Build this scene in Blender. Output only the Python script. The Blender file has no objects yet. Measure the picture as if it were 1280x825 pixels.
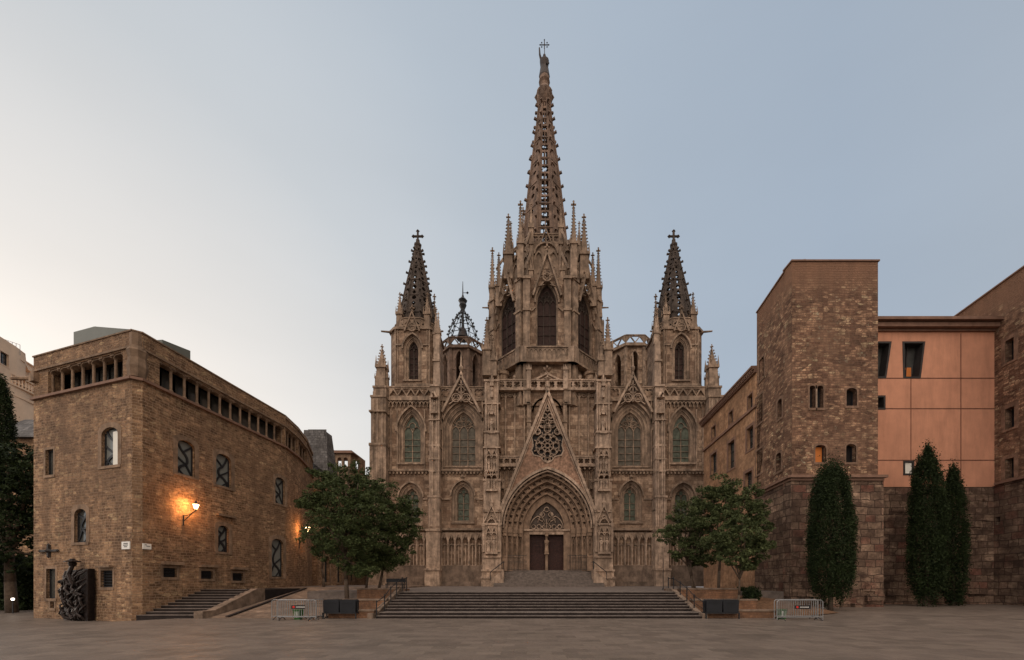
import bpy, math, random
import numpy as np
from mathutils import Vector
from mathutils.geometry import tessellate_polygon

S = bpy.context.scene
COL = S.collection
R = math.radians

# ------------------------------------------------------------------ camera
CX, HY, FP, CH = 658.0, 727.0, 500.0, 2.1      # vanishing point, focal length in photo pixels, eye height in metres
cam_d = bpy.data.cameras.new('camera')
cam = bpy.data.objects.new('camera', cam_d)
COL.objects.link(cam)
S.camera = cam
cam.location = (0, 0, CH)
cam.rotation_euler = (R(90), 0, 0)
cam_d.sensor_fit = 'HORIZONTAL'
cam_d.sensor_width = 36.0
cam_d.lens = FP / 1280 * 36.0
cam_d.shift_x = -(CX - 640) / 1280
cam_d.shift_y = (HY - 412.5) / 1280
cam_d.clip_end = 3000

# ------------------------------------------------------------------ sky, sun, exposure
W = bpy.data.worlds.new('World')
S.world = W
W.use_nodes = True
wn, wl = W.node_tree.nodes, W.node_tree.links
wn.clear()
SUN_AZ, SUN_EL = -62.0, 4.0                    # azimuth from +Y towards +X
sky = wn.new('ShaderNodeTexSky')
sky.sky_type = 'NISHITA'
sky.sun_disc = False
sky.sun_elevation = R(SUN_EL)
sky.sun_rotation = R(SUN_AZ)
sky.air_density = 1.0
sky.dust_density = 1.5
bgn = wn.new('ShaderNodeBackground'); bgn.inputs[1].default_value = 0.05
# pale dawn veil: brightest low over the sunrise side, blue-grey away from it
tc = wn.new('ShaderNodeTexCoord')
nrm = wn.new('ShaderNodeVectorMath'); nrm.operation = 'NORMALIZE'
wl.new(tc.outputs['Generated'], nrm.inputs[0])
dot = wn.new('ShaderNodeVectorMath'); dot.operation = 'DOT_PRODUCT'
g = Vector((math.sin(R(-50)), math.cos(R(-50)), 0.02)).normalized()
dot.inputs[1].default_value = g
wl.new(nrm.outputs[0], dot.inputs[0])
ramp = wn.new('ShaderNodeValToRGB')
mr = wn.new('ShaderNodeMapRange'); mr.inputs[1].default_value = -1; mr.inputs[2].default_value = 1
wl.new(dot.outputs['Value'], mr.inputs[0]); wl.new(mr.outputs[0], ramp.inputs[0])
SKY = [(0.0, (.30, .27, .25)), (.30, (.32, .32, .33)), (.42, (.37, .43, .51)), (.52, (.355, .425, .52)), (.64, (.39, .46, .55)), (.76, (.455, .515, .585)),
       (.86, (.56, .59, .62)), (.94, (.76, .73, .70)), (1.0, (.92, .83, .74))]
els = ramp.color_ramp.elements
while len(els) < len(SKY): els.new(0.5)
for e, (p, c) in zip(els, SKY):
    e.position = p; e.color = (*c, 1)
bgv = wn.new('ShaderNodeBackground'); bgv.inputs[1].default_value = 0.94
# soft key light added as a bright sky lobe high behind the viewer
dot2 = wn.new('ShaderNodeVectorMath'); dot2.operation = 'DOT_PRODUCT'; dot2.inputs[1].default_value = Vector((-.05, -.62, .78)).normalized()
wl.new(nrm.outputs[0], dot2.inputs[0])
mr2 = wn.new('ShaderNodeMapRange'); mr2.interpolation_type = 'SMOOTHSTEP'; mr2.inputs[1].default_value = .42; mr2.inputs[2].default_value = .98
wl.new(dot2.outputs['Value'], mr2.inputs[0])
key_lobe = wn.new('ShaderNodeMix'); key_lobe.data_type = 'RGBA'; key_lobe.inputs[6].default_value = (0, 0, 0, 1); key_lobe.inputs[7].default_value = (1.85, 1.52, 1.24, 1)
wl.new(mr2.outputs[0], key_lobe.inputs[0])
vadd = wn.new('ShaderNodeMix'); vadd.data_type = 'RGBA'; vadd.blend_type = 'ADD'; vadd.inputs[0].default_value = 1; vadd.clamp_result = False
cn = wn.new('ShaderNodeTexNoise'); cn.inputs['Scale'].default_value = 1.6; cn.inputs['Detail'].default_value = 4
cmp_ = wn.new('ShaderNodeMapping'); cmp_.inputs['Scale'].default_value = (1, 1, 3.5); wl.new(nrm.outputs[0], cmp_.inputs[0]); wl.new(cmp_.outputs[0], cn.inputs['Vector'])
cr_ = wn.new('ShaderNodeMapRange'); cr_.inputs[1].default_value = .3; cr_.inputs[2].default_value = .7; cr_.inputs[3].default_value = .965; cr_.inputs[4].default_value = 1.035; wl.new(cn.outputs['Fac'], cr_.inputs[0])
cmul = wn.new('ShaderNodeVectorMath'); cmul.operation = 'SCALE'; wl.new(ramp.outputs[0], cmul.inputs[0]); wl.new(cr_.outputs[0], cmul.inputs['Scale'])
wl.new(cmul.outputs[0], vadd.inputs[6]); wl.new(key_lobe.outputs[2], vadd.inputs[7]); wl.new(vadd.outputs[2], bgv.inputs[0])
add = wn.new('ShaderNodeAddShader')
wo = wn.new('ShaderNodeOutputWorld')
hs = wn.new('ShaderNodeHueSaturation'); hs.inputs['Saturation'].default_value = 0.45
wl.new(sky.outputs[0], hs.inputs['Color']); wl.new(hs.outputs[0], bgn.inputs[0])
wl.new(bgn.outputs[0], add.inputs[0]); wl.new(bgv.outputs[0], add.inputs[1])
wl.new(add.outputs[0], wo.inputs[0])

sd = bpy.data.lights.new('sun', 'SUN'); sd.energy = 0.5; sd.angle = R(25); sd.color = (1, .84, .68)
sun = bpy.data.objects.new('sun', sd); COL.objects.link(sun)
_e, _a = R(14), R(-80)
sun.rotation_euler = Vector((math.sin(_a) * math.cos(_e), math.cos(_a) * math.cos(_e), math.sin(_e))).to_track_quat('Z', 'Y').to_euler()
S.view_settings.view_transform = 'Standard'
S.view_settings.look = 'None'
S.view_settings.exposure = 0.0
S.view_settings.gamma = 1.0

# ------------------------------------------------------------------ materials
def newmat(name):
    m = bpy.data.materials.new(name); m.use_nodes = True
    nt = m.node_tree
    return m, nt.nodes, nt.links, nt.nodes['Principled BSDF']

def rgb(c): return (*c, 1.0)

def mixc(n, l, fac, a, b, mode='MIX'):
    x = n.new('ShaderNodeMix'); x.data_type = 'RGBA'; x.blend_type = mode
    for sock, v in ((x.inputs[0], fac), (x.inputs[6], a), (x.inputs[7], b)):
        if hasattr(v, 'links'): l.new(v, sock)
        elif isinstance(v, tuple): sock.default_value = v if len(v) == 4 else rgb(v)
        else: sock.default_value = v
    return x.outputs[2]

def noise(n, l, vec, scale, detail=4, rough=.6, dist=0):
    t = n.new('ShaderNodeTexNoise'); t.inputs['Scale'].default_value = scale
    t.inputs['Detail'].default_value = detail; t.inputs['Roughness'].default_value = rough
    t.inputs['Distortion'].default_value = dist
    if vec is not None: l.new(vec, t.inputs['Vector'])
    return t

def rng(n, l, v, a, b, c=0., d=1.):
    m = n.new('ShaderNodeMapRange'); m.clamp = True
    for i, x in enumerate((a, b, c, d)): m.inputs[i + 1].default_value = x
    l.new(v, m.inputs[0]); return m.outputs[0]

def masonry(name, ca, cb, mortar, bw=.6, rh=.28, ms=.012, wobble=.05, stain=(.05, .04, .03), stain_amt=.6, rough=.9, bump=.35,
            odd=None, odd_amt=.0, rub=0, rsc=(2.3, 5.2), white=0.0, plaster=None, plaster_z=None, offset=.5, patch=.45):
    """courses of stone: tint per block, mottling, vertical weather streaks"""
    m, n, l, b = newmat(name)
    tcn = n.new('ShaderNodeUVMap'); geo = n.new('ShaderNodeNewGeometry')
    wob = noise(n, l, geo.outputs['Position'], .9, 3)
    sc = n.new('ShaderNodeVectorMath'); sc.operation = 'SCALE'; sc.inputs['Scale'].default_value = wobble * 4
    sub = n.new('ShaderNodeVectorMath'); sub.operation = 'SUBTRACT'; sub.inputs[1].default_value = (.5, .5, .5)
    l.new(wob.outputs['Color'], sub.inputs[0]); l.new(sub.outputs[0], sc.inputs[0])
    ad = n.new('ShaderNodeVectorMath'); l.new(tcn.outputs[0], ad.inputs[0]); l.new(sc.outputs[0], ad.inputs[1])
    br = n.new('ShaderNodeTexBrick'); l.new(ad.outputs[0], br.inputs['Vector'])
    br.inputs['Scale'].default_value = 1; br.inputs['Brick Width'].default_value = bw
    br.inputs['Row Height'].default_value = rh; br.inputs['Mortar Size'].default_value = ms
    br.inputs['Mortar Smooth'].default_value = .6; br.inputs['Bias'].default_value = 0
    br.offset = offset; br.squash = .72; br.squash_frequency = 3
    br.inputs['Color1'].default_value = (0, 0, 0, 1); br.inputs['Color2'].default_value = (1, 1, 1, 1)
    br.inputs['Mortar'].default_value = (.5, .5, .5, 1)
    col = mixc(n, l, br.outputs['Color'], ca, cb)
    if rub:      # irregular rubble stones mixed over the courses
        mpr = n.new('ShaderNodeMapping'); mpr.inputs['Scale'].default_value = (rsc[0], rsc[1], 1); l.new(ad.outputs[0], mpr.inputs[0])
        vo = n.new('ShaderNodeTexVoronoi'); vo.voronoi_dimensions = '2D'; vo.inputs['Scale'].default_value = 1; vo.inputs['Randomness'].default_value = .75; l.new(mpr.outputs[0], vo.inputs['Vector'])
        ve = n.new('ShaderNodeTexVoronoi'); ve.voronoi_dimensions = '2D'; ve.feature = 'DISTANCE_TO_EDGE'; ve.inputs['Scale'].default_value = 1; ve.inputs['Randomness'].default_value = .75; l.new(mpr.outputs[0], ve.inputs['Vector'])
        sx = n.new('ShaderNodeSeparateColor'); l.new(vo.outputs['Color'], sx.inputs[0])
        cr = n.new('ShaderNodeValToRGB'); l.new(sx.outputs[0], cr.inputs[0]); e_ = cr.color_ramp.elements; e_.new(.45); e_.new(.85)
        for q_, (p_, c_) in enumerate(((0, tuple(x * .5 for x in ca)), (.4, ca), (.85, cb), (1, tuple(min(.62, x * 1.35) for x in cb)))): e_[q_].position = p_; e_[q_].color = rgb(c_)
        rc = mixc(n, l, rng(n, l, ve.outputs['Distance'], .02, .10), tuple(x * .55 for x in ca), cr.outputs[0])
        msk = noise(n, l, geo.outputs['Position'], .55, 4, .7)
        col = mixc(n, l, rng(n, l, msk.outputs['Fac'], .40, .56, rub * .35, rub), col, rc)
    if odd:
        br2 = n.new('ShaderNodeTexBrick'); l.new(ad.outputs[0], br2.inputs['Vector'])
        for k in ('Scale', 'Brick Width', 'Row Height', 'Mortar Size'): br2.inputs[k].default_value = br.inputs[k].default_value
        br2.offset = offset; br2.squash = .72; br2.squash_frequency = 3
        br2.inputs['Color1'].default_value = (0, 0, 0, 1); br2.inputs['Color2'].default_value = (1, 1, 1, 1); br2.inputs['Mortar'].default_value = (0, 0, 0, 1)
        br2.inputs['Bias'].default_value = 0
        n3 = noise(n, l, ad.outputs[0], .35, 2)
        mm = n.new('ShaderNodeMath'); mm.operation = 'MULTIPLY'; l.new(br2.outputs['Color'], mm.inputs[0]); l.new(n3.outputs['Fac'], mm.inputs[1])
        col = mixc(n, l, rng(n, l, mm.outputs[0], .36, .52, 0, odd_amt), col, odd)
    big = noise(n, l, geo.outputs['Position'], .22, 5, .65)
    fine = noise(n, l, geo.outputs['Position'], 3.2, 5, .7)
    grit = noise(n, l, geo.outputs['Position'], 14, 3, .6)
    col = mixc(n, l, rng(n, l, fine.outputs['Fac'], .45, .68, .0, .6), col, tuple(x * .45 for x in ca), 'MIX')
    if patch:
        pn = noise(n, l, geo.outputs['Position'], .8, 6, .72, .4); pn2 = noise(n, l, geo.outputs['Position'], 2.6, 4, .7)
        pm = n.new('ShaderNodeMath'); pm.operation = 'MULTIPLY_ADD'; l.new(pn2.outputs['Fac'], pm.inputs[0]); pm.inputs[1].default_value = .5; l.new(pn.outputs['Fac'], pm.inputs[2])
        sc2 = n.new('ShaderNodeVectorMath'); sc2.operation = 'SCALE'; l.new(col, sc2.inputs[0]); l.new(rng(n, l, pm.outputs[0], .60, .92, 1 - patch, 1 + patch), sc2.inputs['Scale'])
        col = sc2.outputs[0]
    if white:
        wn_ = noise(n, l, geo.outputs['Position'], 1.7, 6, .8)
        col = mixc(n, l, rng(n, l, wn_.outputs['Fac'], .6, .72, 0, white), col, tuple(min(.6, x * 1.9) for x in cb))
    if plaster:
        sp = n.new('ShaderNodeSeparateXYZ'); l.new(geo.outputs['Position'], sp.inputs[0])
        ma = n.new('ShaderNodeMath'); ma.operation = 'MULTIPLY_ADD'
        l.new(big.outputs['Fac'], ma.inputs[0]); ma.inputs[1].default_value = plaster_z[2]; l.new(sp.outputs[2], ma.inputs[2])
        pf = rng(n, l, ma.outputs[0], plaster_z[0], plaster_z[1])
        col2 = mixc(n, l, rng(n, l, fine.outputs['Fac'], .3, .7, 0, .5), plaster, tuple(x * .75 for x in plaster))
        mort = mixc(n, l, br.outputs['Fac'], col, mortar)
        col = mixc(n, l, pf, mort, col2)
    else:
        pf = None
        col = mixc(n, l, br.outputs['Fac'], col, mortar)
    # weather streaks, long in z
    mp = n.new('ShaderNodeMapping'); mp.inputs['Scale'].default_value = (1.3, 1.3, .12); l.new(geo.outputs['Position'], mp.inputs[0])
    st = noise(n, l, mp.outputs[0], 1.0, 5, .7)
    f1 = rng(n, l, st.outputs['Fac'], .45, .75, 0, stain_amt)
    f2 = rng(n, l, big.outputs['Fac'], .42, .68, 0, stain_amt * .8)
    col = mixc(n, l, f1, col, stain); col = mixc(n, l, f2, col, tuple(x * 1.3 for x in stain))
    l.new(col, b.inputs['Base Color'])
    b.inputs['Roughness'].default_value = rough
    b.inputs['Specular IOR Level'].default_value = .25
    hgt = n.new('ShaderNodeMath'); hgt.operation = 'MULTIPLY_ADD'
    l.new(br.outputs['Fac'], hgt.inputs[0]); hgt.inputs[1].default_value = -.6
    s2 = n.new('ShaderNodeMath'); s2.operation = 'ADD'; l.new(fine.outputs['Fac'], s2.inputs[0]); l.new(grit.outputs['Fac'], s2.inputs[1])
    l.new(s2.outputs[0], hgt.inputs[2])
    bp = n.new('ShaderNodeBump'); bp.inputs['Strength'].default_value = bump; bp.inputs['Distance'].default_value = .06
    l.new(hgt.outputs[0], bp.inputs['Height']); l.new(bp.outputs[0], b.inputs['Normal'])
    return m

def plain(name, c, rough=.7, metal=0, var=.25, nscale=2.0, bump=.1, spec=.3, emit=None, es=0, soot=0):
    m, n, l, b = newmat(name)
    geo = n.new('ShaderNodeNewGeometry')
    t = noise(n, l, geo.outputs['Position'], nscale, 5, .65)
    col = mixc(n, l, rng(n, l, t.outputs['Fac'], .3, .7), tuple(x * (1 - var) for x in c), tuple(min(1, x * (1 + var)) for x in c))
    if soot:
        mp = n.new('ShaderNodeMapping'); mp.inputs['Scale'].default_value = (1.6, 1.6, .28); l.new(geo.outputs['Position'], mp.inputs[0])
        st = noise(n, l, mp.outputs[0], 1.1, 6, .75); big = noise(n, l, geo.outputs['Position'], .16, 4, .6)
        col = mixc(n, l, rng(n, l, st.outputs['Fac'], .46, .66, 0, soot), col, tuple(x * .28 for x in c))
        col = mixc(n, l, rng(n, l, big.outputs['Fac'], .44, .64, 0, soot * .7), col, tuple(x * .42 for x in c))
    l.new(col, b.inputs['Base Color'])
    b.inputs['Roughness'].default_value = rough; b.inputs['Metallic'].default_value = metal
    b.inputs['Specular IOR Level'].default_value = spec
    if bump:
        bp = n.new('ShaderNodeBump'); bp.inputs['Strength'].default_value = bump; bp.inputs['Distance'].default_value = .03
        t2 = noise(n, l, geo.outputs['Position'], nscale * 6, 4); l.new(t2.outputs['Fac'], bp.inputs['Height']); l.new(bp.outputs[0], b.inputs['Normal'])
    if emit:
        b.inputs['Emission Color'].default_value = rgb(emit); b.inputs['Emission Strength'].default_value = es
    return m

M = {}
M['gothic'] = masonry('gothic_stone', (.19, .118, .076), (.46, .325, .225), (.075, .05, .036), bw=.95, rh=.46, ms=.014, wobble=.0, stain=(.085, .052, .036), stain_amt=.7, bump=.5)
M['carved'] = plain('carved_stone', (.30, .212, .15), .9, var=.6, nscale=1.3, bump=.9, soot=.85)
M['carved_pale'] = plain('pale_carved_stone', (.40, .288, .21), .9, var=.55, nscale=1.6, bump=.9, soot=.75)
M['carved_dark'] = plain('dark_carved_stone', (.08, .06, .048), .9, var=.5, nscale=1.3, bump=.5, soot=.6)
M['portal'] = plain('portal_stone', (.27, .18, .122), .9, var=.4, nscale=1.5, bump=.5, soot=.6)
M['plinth'] = plain('dirty_plinth_stone', (.19, .135, .10), .9, var=.5, nscale=1.3, bump=.6, soot=.6)
M['rubble'] = plain('rough_gable_stone', (.30, .18, .12), .95, var=.7, nscale=3.5, bump=1.0, soot=.5)
M['spire'] = plain('sooty_spire_stone', (.185, .122, .088), .9, var=.6, nscale=1.2, bump=.8, soot=.8)
M['old'] = masonry('old_house_stone', (.18, .10, .055), (.54, .33, .185), (.42, .28, .18), bw=.38, rh=.165, ms=.018, wobble=.05, stain=(.12, .07, .042), stain_amt=.6, white=.3, bump=1.0, odd=(.16, .08, .05), odd_amt=.4, rub=.75, rsc=(2.4, 5.6))
M['old_trim'] = plain('old_house_trim', (.25, .165, .108), .9, var=.5, nscale=1.8, bump=.8, soot=.5)
M['tower_trim'] = plain('tower_window_stone', (.22, .135, .09), .9, var=.5, nscale=2.5, bump=.8, soot=.4)
M['tower'] = masonry('rubble_tower_stone', (.16, .08, .05), (.60, .365, .22), (.19, .11, .075), bw=.40, rh=.17, ms=.022, wobble=.04, stain=(.12, .07, .047), stain_amt=.5, white=.8, rub=.9, rsc=(2.6, 6.0), bump=1.0,
                      plaster=(.27, .145, .088), plaster_z=(23.9, 25.7, 3.8), odd=(.15, .08, .05), odd_amt=.6)
M['roman'] = masonry('roman_block_stone', (.10, .06, .042), (.37, .25, .17), (.045, .026, .02), bw=.95, rh=.52, ms=.03, wobble=.07, stain=(.08, .048, .034), stain_amt=.45, bump=1.0,
                      odd=(.15, .05, .035), odd_amt=.8, white=.25, rub=.5, rsc=(1.3, 2.4))
M['wing'] = masonry('palace_stone', (.34, .185, .10), (.44, .255, .145), (.28, .16, .09), bw=.9, rh=.4, ms=.006, wobble=.0, stain=(.17, .10, .062), stain_amt=.6, bump=.4)
M['salmon'] = plain('salmon_render', (.60, .285, .175), .85, var=.14, nscale=.5, bump=.08, soot=.22)
M['joint'] = plain('dark_joint', (.16, .07, .045), .9, bump=0)
M['cornice'] = plain('brown_cornice', (.20, .115, .08), .8)
M['glass_green'] = plain('green_leaded_glass', (.075, .085, .062), .6, var=.55, nscale=2.5, bump=.5, spec=.2)
M['glass_grey'] = plain('grey_leaded_glass', (.095, .082, .062), .6, var=.5, nscale=2.5, bump=.5, spec=.2)
M['glass_dark'] = plain('dark_leaded_glass', (.035, .019, .015), .7, var=.5, nscale=2.5, bump=.3, spec=.15)
M['lead'] = plain('lead_and_iron', (.035, .03, .028), .6, bump=.1)
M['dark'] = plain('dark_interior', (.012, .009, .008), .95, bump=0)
M['black'] = plain('black_metal', (.018, .018, .02), .45, bump=.05)
M['bronze'] = plain('dark_bronze', (.028, .019, .016), .45, metal=.5, var=.5, nscale=6, bump=.6)
M['steel'] = plain('galvanised_steel', (.26, .26, .26), .45, metal=.5, var=.2, nscale=8)
M['door'] = plain('carved_wood_door', (.035, .012, .008), .6, var=.6, nscale=5, bump=.6)
M['roofgrey'] = plain('grey_green_sheet', (.13, .135, .115), .5, var=.12, nscale=.6, bump=.05)
M['slate'] = masonry('roof_slate', (.09, .085, .085), (.17, .16, .155), (.05, .045, .045), bw=.5, rh=.3, ms=.02, stain_amt=.3, bump=.4)
M['cream'] = plain('cream_stucco', (.74, .53, .37), .85, var=.12, nscale=.4)
M['paleglass'] = plain('pale_reflecting_glass', (.17, .175, .16), .25, var=.12, nscale=.7, bump=.04, spec=.7)
M['glassroom'] = plain('window_glass', (.06, .06, .055), .12, var=.3, nscale=1, bump=.03, spec=.8)
M['pale_panel'] = plain('pale_matt', (.75, .72, .64), .8, var=.05, bump=0)
M['white'] = plain('white_plate', (.75, .73, .68), .6, var=.05, bump=0)
M['orange'] = plain('orange_shutter', (.55, .17, .035), .7, var=.1, bump=0)
M['red'] = plain('red_paint', (.6, .03, .02), .5, bump=0)
M['green'] = plain('green_plastic', (.04, .13, .03), .6, bump=0)
M['bin'] = plain('dark_bin_panel', (.010, .011, .014), .6, bump=0)
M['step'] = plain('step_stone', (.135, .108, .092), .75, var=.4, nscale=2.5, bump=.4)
M['riser'] = plain('shaded_riser_stone', (.022, .015, .013), .9, var=.4, nscale=2.5, bump=.4)  # near-black: the shade on the risers is put into the stone colour
M['curb'] = plain('curb_stone', (.19, .135, .098), .85, var=.5, nscale=2, bump=.6)
M['brick'] = masonry('planter_brick', (.22, .11, .06), (.30, .155, .085), (.16, .09, .06), bw=.4, rh=.16, ms=.015, stain_amt=.5, bump=.5)
M['earth'] = plain('planter_earth', (.14, .075, .04), .95, var=.5, nscale=5, bump=1.0)
M['bark'] = plain('tree_bark', (.085, .06, .042), .95, var=.4, nscale=6, bump=1.0)
M['lamp'] = plain('lit_lamp_glass', (.9, .6, .3), .4, bump=0, emit=(1, .62, .28), es=16)
M['lampwhite'] = plain('lit_white_lamp', (.9, .85, .8), .4, bump=0, emit=(1, .85, .7), es=9)

def leafmat(name, a, b_):
    m, n, l, b = newmat(name)
    geo = n.new('ShaderNodeNewGeometry')
    t = noise(n, l, geo.outputs['Position'], 1.1, 3)
    t2 = n.new('ShaderNodeMath'); t2.operation = 'MULTIPLY_ADD'
    l.new(geo.outputs['Random Per Island'], t2.inputs[0]); t2.inputs[1].default_value = .6; l.new(t.outputs['Fac'], t2.inputs[2])
    col = mixc(n, l, rng(n, l, t2.outputs[0], .35, 1.15), a, b_)
    l.new(col, b.inputs['Base Color']); b.inputs['Roughness'].default_value = .7; b.inputs['Specular IOR Level'].default_value = .15
    return m
M['leaf'] = leafmat('broad_leaf', (.018, .027, .009), (.072, .092, .032))
M['leafb'] = leafmat('lighter_leaf', (.024, .035, .012), (.090, .105, .040))
M['cyp'] = leafmat('cypress_leaf', (.006, .011, .004), (.028, .042, .013))
M['leafd'] = leafmat('dark_leaf', (.007, .013, .005), (.027, .041, .013))

def pavemat():
    m, n, l, b = newmat('worn_stone_paving')
    geo = n.new('ShaderNodeNewGeometry')
    br = n.new('ShaderNodeTexBrick'); l.new(geo.outputs['Position'], br.inputs['Vector'])
    br.inputs['Scale'].default_value = 1; br.inputs['Brick Width'].default_value = .75; br.inputs['Row Height'].default_value = .5
    br.inputs['Mortar Size'].default_value = .008; br.inputs['Mortar Smooth'].default_value = .8
    br.inputs['Color1'].default_value = (.105, .084, .068, 1); br.inputs['Color2'].default_value = (.195, .155, .124, 1); br.inputs['Mortar'].default_value = (.10, .075, .06, 1)
    n1 = noise(n, l, geo.outputs['Position'], .35, 5, .7); n2 = noise(n, l, geo.outputs['Position'], 2.2, 6, .75)
    mp = n.new('ShaderNodeMapping'); mp.inputs['Scale'].default_value = (.5, .9, 1); l.new(geo.outputs['Position'], mp.inputs[0])
    n3 = noise(n, l, mp.outputs[0], 1.0, 5, .7)
    c = mixc(n, l, rng(n, l, n2.outputs['Fac'], .35, .7, 0, .6), br.outputs['Color'], (.085, .066, .054))
    c = mixc(n, l, rng(n, l, n1.outputs['Fac'], .4, .65, 0, .5), c, (.175, .135, .112))
    c = mixc(n, l, rng(n, l, n3.outputs['Fac'], .52, .72, 0, .4), c, (.075, .056, .046))
    l.new(c, b.inputs['Base Color'])
    l.new(rng(n, l, n2.outputs['Fac'], .3, .7, .34, .58), b.inputs['Roughness'])
    b.inputs['Specular IOR Level'].default_value = .3
    h = n.new('ShaderNodeMath'); h.operation = 'MULTIPLY_ADD'; l.new(br.outputs['Fac'], h.inputs[0]); h.inputs[1].default_value = -.5; l.new(n2.outputs['Fac'], h.inputs[2])
    bp = n.new('ShaderNodeBump'); bp.inputs['Strength'].default_value = .35; bp.inputs['Distance'].default_value = .03
    l.new(h.outputs[0], bp.inputs['Height']); l.new(bp.outputs[0], b.inputs['Normal'])
    return m
M['pave'] = pavemat()
M['ramp'] = masonry('ramp_paving', (.20, .135, .095), (.27, .19, .135), (.12, .08, .06), bw=.5, rh=.25, ms=.012, stain_amt=.4, bump=.4, rough=.6)

# ------------------------------------------------------------------ geometry helpers
class Fr:
    """wall frame: u along the wall, v up, n = u x v out of the wall"""
    def __init__(s, o, u, v=(0, 0, 1)):
        s.o = Vector(o); s.u = Vector(u).normalized(); s.v = Vector(v).normalized(); s.n = s.u.cross(s.v)
    def p(s, u, v, w=0): return s.o + s.u * u + s.v * v + s.n * w
    def hit(s, px, py, w=0):
        d = Vector(((px - CX) / FP, 1, (HY - py) / FP)); c = Vector((0, 0, CH))
        t = ((s.o + s.n * w - c).dot(s.n)) / d.dot(s.n)
        r = c + d * t - s.o
        return r.dot(s.u), r.dot(s.v)
    def shift(s, w): return Fr(s.o + s.n * w, s.u, s.v)

def area(l): return sum(l[i - 1][0] * l[i][1] - l[i][0] * l[i - 1][1] for i in range(len(l))) / 2

def P(px, py, D): return Vector(((px - CX) * D / FP, D, CH + (HY - py) * D / FP))
def XD(px, D): return (px - CX) * D / FP

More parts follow.
